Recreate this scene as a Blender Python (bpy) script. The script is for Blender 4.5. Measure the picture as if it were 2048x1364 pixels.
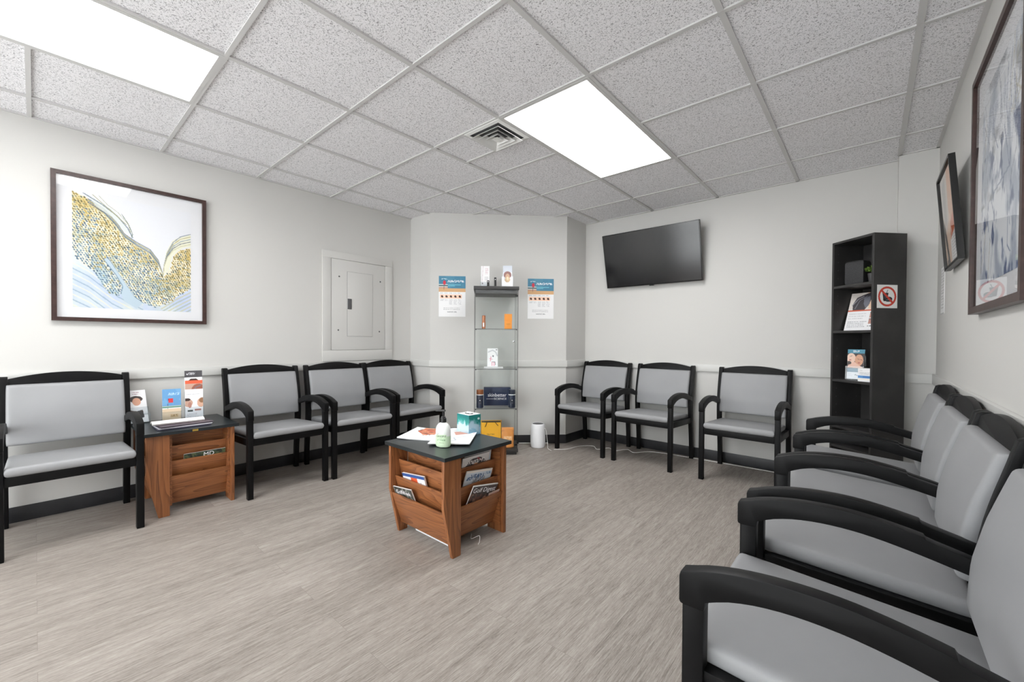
import bpy, bmesh, math, random
import numpy as np
from mathutils import Vector, Matrix

for o in list(bpy.data.objects):
    bpy.data.objects.remove(o, do_unlink=True)
SC = bpy.context.scene
COL = SC.collection
rng = random.Random(7)

# ------------------------------------------------------------------ camera
FPX, YAW, PIT, ROL, CXP, CYP, CAMH = 827.48, .7143, -.0129, -.0060, 1023.8, 691.3, 1.104
_cy, _sy = math.cos(YAW), math.sin(YAW)
_R = Vector((_cy, _sy, 0)); _F = Vector((-_sy, _cy, 0)); _U = Vector((0, 0, 1))
_F2 = _F*math.cos(PIT)+_U*math.sin(PIT); _U2 = -_F*math.sin(PIT)+_U*math.cos(PIT)
_R3 = _R*math.cos(ROL)-_U2*math.sin(ROL); _U3 = _R*math.sin(ROL)+_U2*math.cos(ROL)
cam = bpy.data.cameras.new('camera')
cam.sensor_width = 36; cam.lens = FPX/2048*36
cam.shift_x = -(CXP-1024)/2048; cam.shift_y = (CYP-682)/2048
cam.clip_start = .02
camo = bpy.data.objects.new('camera', cam); COL.objects.link(camo)
M = Matrix((( _R3.x, _U3.x, -_F2.x, 0), (_R3.y, _U3.y, -_F2.y, 0), (_R3.z, _U3.z, -_F2.z, CAMH), (0, 0, 0, 1)))
camo.matrix_world = M
SC.camera = camo
# ------------------------------------------------------------------ view, world
SC.view_settings.view_transform = 'Standard'
SC.view_settings.look = 'None'
SC.view_settings.gamma = 1
SC.view_settings.use_curve_mapping = False
SC.view_settings.exposure = 0.50
W = bpy.data.worlds.new('world'); SC.world = W; W.use_nodes = True
W.node_tree.nodes['Background'].inputs[0].default_value = (.97, .985, 1, 1)
W.node_tree.nodes['Background'].inputs[1].default_value = 5.0
SC.cycles.max_bounces = 16; SC.cycles.diffuse_bounces = 10; SC.cycles.glossy_bounces = 6; SC.cycles.transparent_max_bounces = 24
LIGHT_STRENGTH = 11.5          # emission of the ceiling troffers (their diffusers are built below)

# ------------------------------------------------------------------ materials
def lin(c):
    return tuple(((v/255)/12.92 if v/255 <= .04045 else ((v/255+.055)/1.055)**2.4) for v in c)
MATS = {}
def mat(name, rgb=(128, 128, 128), rough=.5, metal=0, spec=.5, coat=0, emit=0, bump=None, noise=None, sheen=0):
    m = bpy.data.materials.new(name); m.use_nodes = True
    nt = m.node_tree; b = nt.nodes['Principled BSDF']
    c = lin(rgb)
    b.inputs['Base Color'].default_value = (*c, 1)
    b.inputs['Roughness'].default_value = rough
    b.inputs['Metallic'].default_value = metal
    b.inputs['Specular IOR Level'].default_value = spec
    b.inputs['Coat Weight'].default_value = coat
    if emit:
        b.inputs['Emission Color'].default_value = (*c, 1)
        b.inputs['Emission Strength'].default_value = emit
    if bump or noise:
        tc = nt.nodes.new('ShaderNodeTexCoord')
    if bump:
        sc, st, dist = bump
        n = nt.nodes.new('ShaderNodeTexNoise'); n.inputs['Scale'].default_value = sc; n.inputs['Detail'].default_value = 3
        bp = nt.nodes.new('ShaderNodeBump'); bp.inputs['Strength'].default_value = st; bp.inputs['Distance'].default_value = dist
        nt.links.new(tc.outputs['Object'], n.inputs['Vector']); nt.links.new(n.outputs['Fac'], bp.inputs['Height'])
        nt.links.new(bp.outputs['Normal'], b.inputs['Normal'])
    if noise:
        sc, rgb2, lo, hi = noise
        n = nt.nodes.new('ShaderNodeTexNoise'); n.inputs['Scale'].default_value = sc; n.inputs['Detail'].default_value = 4
        cr = nt.nodes.new('ShaderNodeMapRange'); cr.inputs[1].default_value = lo; cr.inputs[2].default_value = hi
        mx = nt.nodes.new('ShaderNodeMix'); mx.data_type = 'RGBA'
        mx.inputs[6].default_value = (*c, 1); mx.inputs[7].default_value = (*lin(rgb2), 1)
        nt.links.new(tc.outputs['Object'], n.inputs['Vector']); nt.links.new(n.outputs['Fac'], cr.inputs[0])
        nt.links.new(cr.outputs[0], mx.inputs[0]); nt.links.new(mx.outputs[2], b.inputs['Base Color'])
    MATS[name] = m
    return m

mat('wall_paint', (204, 203, 200), .6, spec=.3, bump=(260, .08, .001))
mat('trim_paint', (207, 207, 204), .38, bump=(40, .05, .001))
mat('panel_paint', (204, 203, 200), .5, bump=(60, .05, .001))
mat('rubber_base', (33, 34, 37), .42, noise=(9, (46, 46, 49), .35, .7))
mat('tbar', (200, 199, 198), .45)
mat('black_lacquer', (11, 11, 12), .44, spec=.17, bump=(90, .05, .0006), noise=(14, (16, 16, 17), .4, .7))
mat('gray_vinyl', (150, 151, 153), .47, spec=.42, bump=(620, .25, .0005), noise=(6, (146, 147, 149), .3, .7))
mat('black_board', (46, 45, 45), .42, noise=(7, (56, 55, 54), .45, .72))
mat('black_laminate', (58, 61, 63), .33, noise=(60, (68, 71, 73), .4, .7))
mat('laminate_edge', (34, 40, 43), .3)
mat('dark_hardware', (40, 40, 42), .35, metal=.6)
mat('chrome', (215, 215, 218), .2, metal=1)
mat('tv_plastic', (14, 14, 16), .3)
mat('tv_screen', (20, 20, 22), .16, spec=.65)
mat('frame_brown', (52, 33, 30), .38, noise=(50, (66, 44, 40), .4, .7))
mat('frame_black', (18, 18, 18), .35)
mat('matboard', (218, 219, 222), .8)
mat('white_plastic', (238, 239, 242), .42)
mat('off_plastic', (225, 225, 226), .35)
mat('grille', (84, 84, 86), .6)
mat('cord_white', (232, 231, 228), .5)
mat('yellow_paper', (252, 186, 44), .55)
mat('kraft_amber', (222, 146, 72), .42, bump=(18, .6, .006))
mat('orange_box', (242, 150, 48), .5)
mat('navy', (22, 38, 70), .5)
mat('navy_cap', (34, 44, 66), .3)
mat('bronze', (190, 122, 86), .3, metal=.35)
mat('amber_jar', (150, 92, 58), .3)
mat('black_plastic', (22, 22, 23), .4)
mat('speaker_cloth', (44, 44, 46), .7, noise=(300, (58, 58, 60), .45, .6))
mat('leaf', (120, 170, 62), .5, noise=(30, (178, 206, 110), .4, .65))
mat('pot', (70, 70, 72), .5)
mat('tissue', (245, 245, 246), .8)
mat('frosted', (226, 230, 226), .3, noise=(8, (232, 236, 233), .3, .7))
mat('green_liquid', (196, 222, 186), .3, noise=(8, (208, 228, 200), .3, .7))
mat('ink_green', (66, 84, 60), .5)
mat('ink_white', (240, 240, 244), .5)
mat('ink_dark', (64, 52, 34), .5)
mat('ink_gray', (90, 92, 96), .5)
mat('metal_vent', (226, 226, 224), .4)
mat('vent_shade', (88, 88, 90), .8)  # shade inside the vent, put into the colour
mat('white_paper', (240, 240, 240), .65)
mat('gold', (200, 165, 80), .4, metal=.7)

def m_emit():
    m = bpy.data.materials.new('light_diffuser'); m.use_nodes = True
    nt = m.node_tree; nt.nodes.clear()
    e = nt.nodes.new('ShaderNodeEmission'); o = nt.nodes.new('ShaderNodeOutputMaterial')
    e.inputs[0].default_value = (1, .995, .985, 1); e.inputs[1].default_value = LIGHT_STRENGTH
    nt.links.new(e.outputs[0], o.inputs[0]); MATS['light_diffuser'] = m
m_emit()

def m_glass(name, tint, ior, rough=.0, extra=0.0):
    m = bpy.data.materials.new(name); m.use_nodes = True
    nt = m.node_tree; nt.nodes.clear()
    o = nt.nodes.new('ShaderNodeOutputMaterial'); mx = nt.nodes.new('ShaderNodeMixShader')
    t = nt.nodes.new('ShaderNodeBsdfTransparent'); g = nt.nodes.new('ShaderNodeBsdfGlossy'); f = nt.nodes.new('ShaderNodeFresnel')
    t.inputs[0].default_value = (*tint, 1); g.inputs['Roughness'].default_value = rough; f.inputs[0].default_value = ior
    ad = nt.nodes.new('ShaderNodeMath'); ad.operation = 'ADD'; ad.inputs[1].default_value = extra; ad.use_clamp = True
    ge = nt.nodes.new('ShaderNodeNewGeometry'); iv = nt.nodes.new('ShaderNodeMath'); iv.operation = 'SUBTRACT'; iv.inputs[0].default_value = 1
    ml = nt.nodes.new('ShaderNodeMath'); ml.operation = 'MULTIPLY'
    nt.links.new(ge.outputs['Backfacing'], iv.inputs[1])
    nt.links.new(f.outputs[0], ad.inputs[0]); nt.links.new(ad.outputs[0], ml.inputs[0]); nt.links.new(iv.outputs[0], ml.inputs[1]); nt.links.new(ml.outputs[0], mx.inputs[0])
    nt.links.new(t.outputs[0], mx.inputs[1]); nt.links.new(g.outputs[0], mx.inputs[2])
    nt.links.new(mx.outputs[0], o.inputs[0]); MATS[name] = m
m_glass('pane_glass', (.97, .978, .976), 1.45)
m_glass('picture_glass', (1, 1, 1), 1.45, .01, .0)
m_glass('acrylic', (.9, .92, .93), 1.4, .02, .03)

def m_print():
    m = bpy.data.materials.new('printed_paper'); m.use_nodes = True
    nt = m.node_tree; b = nt.nodes['Principled BSDF']; b.inputs['Roughness'].default_value = .42
    a = nt.nodes.new('ShaderNodeAttribute'); a.attribute_name = 'Col'
    nt.links.new(a.outputs['Color'], b.inputs['Base Color']); MATS['print'] = m
    m2 = m.copy(); m2.name = 'matte_art_paper'; m2.node_tree.nodes['Principled BSDF'].inputs['Roughness'].default_value = .85; MATS['artprint'] = m2
m_print()

def m_tile():
    m = bpy.data.materials.new('ceiling_tile'); m.use_nodes = True
    nt = m.node_tree; L = nt.links; b = nt.nodes['Principled BSDF']; b.inputs['Roughness'].default_value = .9
    b.inputs['Specular IOR Level'].default_value = .1
    tc = nt.nodes.new('ShaderNodeTexCoord')
    def noise(s, d, w=0):
        n = nt.nodes.new('ShaderNodeTexNoise'); n.inputs['Scale'].default_value = s; n.inputs['Detail'].default_value = d
        n.inputs['Distortion'].default_value = w
        L.new(tc.outputs['Object'], n.inputs['Vector']); return n
    def rngm(src, lo, hi):
        r = nt.nodes.new('ShaderNodeMapRange'); r.inputs[1].default_value = lo; r.inputs[2].default_value = hi
        L.new(src, r.inputs[0]); return r.outputs[0]
    f1 = rngm(noise(190, 2, 1.2).outputs['Fac'], .565, .63)     # fissures
    f2 = rngm(noise(110, 2, .6).outputs['Fac'], .64, .68)       # pinholes, larger
    g = rngm(noise(400, 2).outputs['Fac'], .3, .7)
    mxf = nt.nodes.new('ShaderNodeMath'); mxf.operation = 'MAXIMUM'; L.new(f1, mxf.inputs[0]); L.new(f2, mxf.inputs[1])
    c = nt.nodes.new('ShaderNodeMix'); c.data_type = 'RGBA'
    c.inputs[6].default_value = (*lin((236, 235, 238)), 1); c.inputs[7].default_value = (*lin((245, 244, 246)), 1); L.new(g, c.inputs[0])
    c2 = nt.nodes.new('ShaderNodeMix'); c2.data_type = 'RGBA'; L.new(mxf.outputs[0], c2.inputs[0]); L.new(c.outputs[2], c2.inputs[6])
    c2.inputs[7].default_value = (*lin((158, 157, 160)), 1)
    L.new(c2.outputs[2], b.inputs['Base Color'])
    iv = nt.nodes.new('ShaderNodeMath'); iv.operation = 'SUBTRACT'; iv.inputs[0].default_value = 1; L.new(mxf.outputs[0], iv.inputs[1])
    bp = nt.nodes.new('ShaderNodeBump'); bp.inputs['Strength'].default_value = .4; bp.inputs['Distance'].default_value = .002
    L.new(iv.outputs[0], bp.inputs['Height']); L.new(bp.outputs['Normal'], b.inputs['Normal'])
    MATS['ceiling_tile'] = m
m_tile()

def m_floor():
    m = bpy.data.materials.new('vinyl_plank'); m.use_nodes = True
    nt = m.node_tree; L = nt.links; b = nt.nodes['Principled BSDF']
    b.inputs['Roughness'].default_value = .5; b.inputs['Specular IOR Level'].default_value = .35
    tc = nt.nodes.new('ShaderNodeTexCoord')
    mp = nt.nodes.new('ShaderNodeMapping'); mp.inputs['Rotation'].default_value = (0, 0, math.radians(-90))
    L.new(tc.outputs['Object'], mp.inputs['Vector'])
    br = nt.nodes.new('ShaderNodeTexBrick')
    br.offset = .37; br.offset_frequency = 2
    for k, v in (('Scale', 1), ('Mortar Size', .0007), ('Mortar Smooth', .2), ('Bias', 0), ('Brick Width', 1.22), ('Row Height', .147)):
        br.inputs[k].default_value = v
    br.inputs['Color1'].default_value = (0, 0, 0, 1); br.inputs['Color2'].default_value = (1, 1, 1, 1); br.inputs['Mortar'].default_value = (.5, .5, .5, 1)
    L.new(mp.outputs[0], br.inputs['Vector'])
    # per-plank offset of the grain
    sep = nt.nodes.new('ShaderNodeSeparateXYZ'); L.new(tc.outputs['Object'], sep.inputs[0])
    bw = nt.nodes.new('ShaderNodeRGBToBW'); L.new(br.outputs['Color'], bw.inputs[0])
    def math_(op, a, bb):
        n = nt.nodes.new('ShaderNodeMath'); n.operation = op
        for i, v in enumerate((a, bb)):
            if isinstance(v, (int, float)): n.inputs[i].default_value = v
            else: L.new(v, n.inputs[i])
        return n.outputs[0]
    off = math_('MULTIPLY', bw.outputs[0], 9.0)
    def streak(sx, sy, sc, det, dist=0, rough=.6):
        x = math_('MULTIPLY', sep.outputs[0], sx); y = math_('ADD', math_('MULTIPLY', sep.outputs[1], sy), off)
        cb = nt.nodes.new('ShaderNodeCombineXYZ'); L.new(x, cb.inputs[0]); L.new(y, cb.inputs[1]); L.new(off, cb.inputs[2])
        n = nt.nodes.new('ShaderNodeTexNoise'); n.inputs['Scale'].default_value = sc; n.inputs['Detail'].default_value = det
        n.inputs['Distortion'].default_value = dist; n.inputs['Roughness'].default_value = rough
        L.new(cb.outputs[0], n.inputs['Vector']); return n.outputs['Fac']
    s1 = streak(38, 1.5, 9, 4, .6)          # fine thread-like grain
    s2 = streak(7, .5, 4, 3, .4)             # wider bands
    s3 = streak(60, 14, 6, 2, 0)             # speckle
    def mr(v, lo, hi):
        r = nt.nodes.new('ShaderNodeMapRange'); r.inputs[1].default_value = lo; r.inputs[2].default_value = hi; L.new(v, r.inputs[0]); return r.outputs[0]
    t = math_('ADD', math_('MULTIPLY', mr(s1, .3, .7), .58), math_('MULTIPLY', mr(s2, .3, .7), .24))
    t = math_('ADD', t, math_('MULTIPLY', mr(s3, .25, .75), .18))
    t = math_('ADD', t, math_('MULTIPLY', math_('SUBTRACT', bw.outputs[0], .5), .10))
    cr = nt.nodes.new('ShaderNodeValToRGB'); L.new(t, cr.inputs[0])
    cr.color_ramp.elements[0].position = .12; cr.color_ramp.elements[0].color = (*lin((110, 103, 97)), 1)
    cr.color_ramp.elements[1].position = .9; cr.color_ramp.elements[1].color = (*lin((176, 170, 163)), 1)
    e = cr.color_ramp.elements.new(.5); e.color = (*lin((150, 142, 135)), 1)
    mx = nt.nodes.new('ShaderNodeMix'); mx.data_type = 'RGBA'; L.new(br.outputs['Fac'], mx.inputs[0]); L.new(cr.outputs[0], mx.inputs[6])
    mx.inputs[7].default_value = (*lin((128, 120, 114)), 1)
    L.new(mx.outputs[2], b.inputs['Base Color'])
    bp = nt.nodes.new('ShaderNodeBump'); bp.inputs['Strength'].default_value = .25; bp.inputs['Distance'].default_value = .0008
    L.new(s1, bp.inputs['Height']); L.new(bp.outputs['Normal'], b.inputs['Normal'])
    MATS['floor'] = m
m_floor()

def m_oak(name, axis):
    # grain runs along the given local axis
    m = bpy.data.materials.new(name); m.use_nodes = True
    nt = m.node_tree; L = nt.links; b = nt.nodes['Principled BSDF']; b.inputs['Roughness'].default_value = .42; b.inputs['Coat Weight'].default_value = .1
    tc = nt.nodes.new('ShaderNodeTexCoord')
    sc = {'x': (1.6, 9, 14), 'y': (9, 1.6, 14), 'z': (9, 14, 1.3)}[axis]
    mp = nt.nodes.new('ShaderNodeMapping'); mp.inputs['Scale'].default_value = sc; L.new(tc.outputs['Object'], mp.inputs['Vector'])
    n0 = nt.nodes.new('ShaderNodeTexNoise'); n0.inputs['Scale'].default_value = .8; n0.inputs['Detail'].default_value = 1; n0.inputs['Distortion'].default_value = .6
    L.new(mp.outputs[0], n0.inputs['Vector'])
    mu = nt.nodes.new('ShaderNodeMath'); mu.operation = 'MULTIPLY'; mu.inputs[1].default_value = 13; L.new(n0.outputs['Fac'], mu.inputs[0])
    fr = nt.nodes.new('ShaderNodeMath'); fr.operation = 'FRACT'; L.new(mu.outputs[0], fr.inputs[0])
    n1 = nt.nodes.new('ShaderNodeTexNoise'); n1.inputs['Scale'].default_value = 16; n1.inputs['Detail'].default_value = 3
    mp2 = nt.nodes.new('ShaderNodeMapping'); mp2.inputs['Scale'].default_value = tuple(v*(1 if v > 2 else .35) for v in sc); L.new(tc.outputs['Object'], mp2.inputs['Vector'])
    L.new(mp2.outputs[0], n1.inputs['Vector'])
    ad = nt.nodes.new('ShaderNodeMath'); ad.operation = 'MULTIPLY_ADD'; ad.inputs[1].default_value = .42; L.new(fr.outputs[0], ad.inputs[0])
    sb = nt.nodes.new('ShaderNodeMath'); sb.operation = 'MULTIPLY'; sb.inputs[1].default_value = .62; L.new(n1.outputs['Fac'], sb.inputs[0]); L.new(sb.outputs[0], ad.inputs[2])
    cr = nt.nodes.new('ShaderNodeValToRGB'); L.new(ad.outputs[0], cr.inputs[0])
    cr.color_ramp.elements[0].position = .2; cr.color_ramp.elements[0].color = (*lin((162, 104, 62)), 1)
    cr.color_ramp.elements[1].position = .85; cr.color_ramp.elements[1].color = (*lin((98, 57, 33)), 1)
    e = cr.color_ramp.elements.new(.55); e.color = (*lin((142, 88, 51)), 1)
    L.new(cr.outputs[0], b.inputs['Base Color']); MATS[name] = m
m_oak('oak_x', 'x'); m_oak('oak_y', 'y'); m_oak('oak_z', 'z')

# ------------------------------------------------------------------ mesh helpers
def finish(name, bm, m, parent=None, smooth=False, loc=None, rot=None):
    me = bpy.data.meshes.new(name); bm.normal_update(); bm.to_mesh(me); bm.free()
    for mm in (m if isinstance(m, (list, tuple)) else [m]):
        me.materials.append(MATS[mm])
    if smooth:
        for p in me.polygons: p.use_smooth = True
        if smooth != 'all':
            try: me.set_sharp_from_angle(angle=math.radians(smooth if smooth is not True else 35))
            except Exception: pass
    o = bpy.data.objects.new(name, me); COL.objects.link(o)
    if parent: o.parent = parent
    if loc: o.location = loc
    if rot: o.rotation_euler = rot
    return o

def thing(name, label, cat, loc=(0, 0, 0), rz=0, group=None):
    o = bpy.data.objects.new(name, None); COL.objects.link(o); o.empty_display_size = .05
    o.location = loc; o.rotation_euler = (0, 0, rz)
    o['label'] = label; o['category'] = cat
    if group: o['group'] = group
    return o
def tag(o, label, cat, group=None):
    o['label'] = label; o['category'] = cat
    if group: o['group'] = group
    return o
def struct(o):
    o['kind'] = 'structure'; return o

def bm_box(bm, x0, x1, y0, y1, z0, z1, mi=0):
    vs = [bm.verts.new(p) for p in ((x0, y0, z0), (x1, y0, z0), (x1, y1, z0), (x0, y1, z0), (x0, y0, z1), (x1, y0, z1), (x1, y1, z1), (x0, y1, z1))]
    for f in ((3, 2, 1, 0), (4, 5, 6, 7), (0, 1, 5, 4), (1, 2, 6, 5), (2, 3, 7, 6), (3, 0, 4, 7)):
        fc = bm.faces.new([vs[i] for i in f]); fc.material_index = mi
    return vs
def bev(bm, off, seg=2, ang=30):
    es = [e for e in bm.edges if len(e.link_faces) == 2 and e.calc_face_angle(0) > math.radians(ang)]
    if es: bmesh.ops.bevel(bm, geom=es, offset=off, segments=seg, profile=.6, affect='EDGES', clamp_overlap=True)
def boxes(name, bl, m, parent=None, bevel=0, **k):
    bm = bmesh.new()
    for b in bl: bm_box(bm, *b)
    bm.normal_update()
    if bevel: bev(bm, bevel)
    return finish(name, bm, m, parent, smooth=(30 if bevel else False), **k)
def bm_prism(bm, pts, a0, a1, axis='x'):
    """extrude a closed polygon. axis x: pts=(y,z); axis y: pts=(x,z); axis z: pts=(x,y)"""
    def P(p, a):
        return {'x': (a, p[0], p[1]), 'y': (p[0], a, p[1]), 'z': (p[0], p[1], a)}[axis]
    A = [bm.verts.new(P(p, a0)) for p in pts]; B = [bm.verts.new(P(p, a1)) for p in pts]
    fs = [bm.faces.new(A), bm.faces.new(B[::-1])]
    n = len(pts)
    for i in range(n):
        fs.append(bm.faces.new([A[i], B[i], B[(i+1) % n], A[(i+1) % n]]))
    bmesh.ops.recalc_face_normals(bm, faces=fs)
def prism(name, pts, a0, a1, m, parent=None, axis='x', bevel=0, smooth=30, **k):
    bm = bmesh.new(); bm_prism(bm, pts, a0, a1, axis)
    if bevel: bev(bm, bevel, 2, 28)
    return finish(name, bm, m, parent, smooth=smooth, **k)
def bm_lathe(bm, prof, n=32, sx=1, sy=1, cx=0, cy=0, mi=None, cap=True):
    rings = []
    for r, z in prof:
        rings.append([bm.verts.new((cx+r*sx*math.cos(2*math.pi*i/n), cy+r*sy*math.sin(2*math.pi*i/n), z)) for i in range(n)])
    for k in range(len(rings)-1):
        for i in range(n):
            f = bm.faces.new([rings[k][i], rings[k][(i+1) % n], rings[k+1][(i+1) % n], rings[k+1][i]])
            if mi: f.material_index = mi[k]
    if cap:
        if prof[0][0] > 1e-5: bm.faces.new(rings[0][::-1])
        if prof[-1][0] > 1e-5:
            f = bm.faces.new(rings[-1])
            if mi: f.material_index = mi[-1]
def lathe(name, prof, m, parent=None, n=32, smooth=35, **k):
    kw = {q: k.pop(q) for q in ('sx', 'sy', 'cx', 'cy', 'mi') if q in k}
    bm = bmesh.new(); bm_lathe(bm, prof, n, **kw)
    return finish(name, bm, m, parent, smooth=smooth, **k)
def tube(name, pts, r, m, parent=None, n=8, **k):
    # smooth Catmull-Rom path
    P = [Vector(p) for p in pts]; path = []
    if len(P) > 2:
        E_ = [P[0]*2-P[1]]+P+[P[-1]*2-P[-2]]
        for i in range(1, len(E_)-2):
            for s in range(6):
                t = s/6; a, b, c, d = E_[i-1:i+3]
                path.append(.5*((2*b)+(c-a)*t+(2*a-5*b+4*c-d)*t*t+(3*b-a-3*c+d)*t**3))
        path.append(P[-1])
    else: path = P
    bm = bmesh.new(); rings = []
    for i, p in enumerate(path):
        d = (path[min(i+1, len(path)-1)]-path[max(i-1, 0)]).normalized()
        u = d.cross(Vector((0, 0, 1)))
        if u.length < .05: u = d.cross(Vector((1, 0, 0)))
        u.normalize(); v = d.cross(u)
        rings.append([bm.verts.new(p+(u*math.cos(2*math.pi*j/n)+v*math.sin(2*math.pi*j/n))*r) for j in range(n)])
    for a, b in zip(rings, rings[1:]):
        for j in range(n): bm.faces.new([a[j], a[(j+1) % n], b[(j+1) % n], b[j]])
    bm.faces.new(rings[0][::-1]); bm.faces.new(rings[-1])
    bmesh.ops.recalc_face_normals(bm, faces=bm.faces)
    return finish(name, bm, m, parent, smooth='all', **k)
def pillow(name, w, h, t, fn, m, parent=None, n=30, pw=26, crown=0, **k):
    """rounded slab; fn(u*w/2, v*h/2, s*thickness) -> local position"""
    ss = [-1+2*i/n for i in range(n+1)]
    us = [math.copysign(1-(1-abs(s))**2.3, s) for s in ss]
    E_ = lambda u: max(0, 1-abs(u)**pw)**.5
    bm = bmesh.new(); G = {}
    for s in (1, -1):
        for i, u in enumerate(us):
            for j, v in enumerate(us):
                edge = i in (0, n) or j in (0, n)
                if s == -1 and edge: G[s, i, j] = G[1, i, j]; continue
                q = 1-.010*(abs(u)**14)*(abs(v)**14)
                th = t/2*E_(u)*E_(v)
                if s == 1: th += crown*(1-u*u)*(1-v*v)
                G[s, i, j] = bm.verts.new(fn(u*w/2*q, v*h/2*q, s*th))
    for s in (1, -1):
        for i in range(n):
            for j in range(n):
                f = [G[s, i, j], G[s, i+1, j], G[s, i+1, j+1], G[s, i, j+1]]
                bm.faces.new(f if s == 1 else f[::-1])
    bmesh.ops.recalc_face_normals(bm, faces=bm.faces)
    return finish(name, bm, m, parent, smooth='all', **k)
def text(name, s, size, m, parent, loc, rz=0, ext=.0002, align='CENTER', rx=math.pi/2, sx=1.0):
    cu = bpy.data.curves.new(name, 'FONT'); cu.body = s; cu.size = size; cu.extrude = ext; cu.align_x = align; cu.align_y = 'CENTER'; cu.resolution_u = 3
    to = bpy.data.objects.new('tmp', cu); COL.objects.link(to)
    dg = bpy.context.evaluated_depsgraph_get(); me = bpy.data.meshes.new_from_object(to.evaluated_get(dg))
    bpy.data.objects.remove(to, do_unlink=True)
    me.name = name; me.materials.clear(); me.materials.append(MATS[m])
    o = bpy.data.objects.new(name, me); COL.objects.link(o)
    o.location = loc; o.rotation_euler = (rx, 0, rz); o.scale = (sx, 1, 1)
    if parent: o.parent = parent
    return o

# ------------------------------------------------------------------ printed sheets: a small painter on a vertex grid
class Canvas:
    def __init__(s, W_, H_, res, bg=(240, 240, 240)):
        s.W, s.H = W_, H_; s.nx = max(4, int(W_/res)); s.ny = max(4, int(H_/res))
        s.x, s.y = np.meshgrid(np.linspace(0, 1, s.nx+1), np.linspace(0, 1, s.ny+1))
        s.c = np.zeros((s.ny+1, s.nx+1, 3)); s.c[:] = bg; s.r = np.random.RandomState(int(W_*1e4+H_*1e3) % 9999)
        s.asp = H_/W_
    def put(s, mask, col, a=1.0):
        mask = (mask*a)[..., None] if mask.dtype != bool else (mask.astype(float)*a)[..., None]
        s.c = s.c*(1-mask)+np.array(col, float)*mask; return s
    def rect(s, x0, y0, x1, y1, col, a=1.0): return s.put((s.x >= x0) & (s.x <= x1) & (s.y >= y0) & (s.y <= y1), col, a)
    def ell(s, cx, cy, rx, ry, col, a=1.0): return s.put(((s.x-cx)/rx)**2+((s.y-cy)/ry)**2 <= 1, col, a)
    def ring(s, cx, cy, r0, r1, col):
        d = np.hypot(s.x-cx, (s.y-cy)*s.asp); return s.put((d >= r0) & (d <= r1), col)
    def inside(s, pts):
        m = np.zeros_like(s.x, bool); n = len(pts)
        for i in range(n):
            x0, y0 = pts[i]; x1, y1 = pts[(i+1) % n]
            if y0 == y1: continue
            c = ((y0 > s.y) != (y1 > s.y)) & (s.x < (x1-x0)*(s.y-y0)/(y1-y0)+x0); m ^= c
        return m
    def poly(s, pts, col, a=1.0): return s.put(s.inside(pts), col, a)
    def line(s, pts, w, col, a=1.0):
        m = np.zeros_like(s.x, bool)
        for (x0, y0), (x1, y1) in zip(pts, pts[1:]):
            dx, dy = x1-x0, (y1-y0)*s.asp; l = dx*dx+dy*dy+1e-12
            t = np.clip(((s.x-x0)*dx+(s.y-y0)*s.asp*dy)/l, 0, 1)
            m |= np.hypot(s.x-x0-t*dx, (s.y-y0)*s.asp-t*dy) <= w
        return s.put(m, col, a)
    def noise(s, fx, fy, seed=0):
        r = np.random.RandomState(seed); out = 0; amp = 1; tot = 0
        for o in range(4):
            gx, gy = int(fx*2**o)+2, int(fy*2**o)+2; g = r.rand(gy+1, gx+1)
            X = s.x*(gx-1); Y = s.y*(gy-1); i = X.astype(int); j = Y.astype(int); a = X-i; b = Y-j
            a = a*a*(3-2*a); b = b*b*(3-2*b)
            out = out+amp*(g[j, i]*(1-a)*(1-b)+g[j, i+1]*a*(1-b)+g[j+1, i]*(1-a)*b+g[j+1, i+1]*a*b); tot += amp; amp *= .55
        return out/tot
    def words(s, x0, y0, x1, n, dy, h, col, a=.8, seed=1, jag=.25):
        """rows of small illegible print"""
        r = np.random.RandomState(seed)
        for k in range(n):
            x = x0; e = x1-(r.rand()*jag)*(x1-x0); y = y0+k*dy
            while x < e:
                w = (.02+.05*r.rand())*(x1-x0)*1.5
                s.rect(x, y, min(x+w, e), y+h, col, a*(.6+.4*r.rand())); x += w+.012*(x1-x0)*2
        return s
    def glyphs(s, x0, y0, x1, h, col, n, seed=3, w=None, a=1):
        """one row of large letter-like strokes"""
        r = np.random.RandomState(seed); cw = (x1-x0)/n; w = w or cw*.12
        for k in range(n):
            x = x0+k*cw; q = [(x+cw*.12, y0), (x+cw*.12, y0+h), (x+cw*.72, y0), (x+cw*.72, y0+h), (x+cw*.12, y0+h/2), (x+cw*.72, y0+h/2)]
            for _ in range(3):
                i, j = r.choice(6, 2, replace=False); s.line([q[i], q[j]], w, col, a)
        return s
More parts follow.
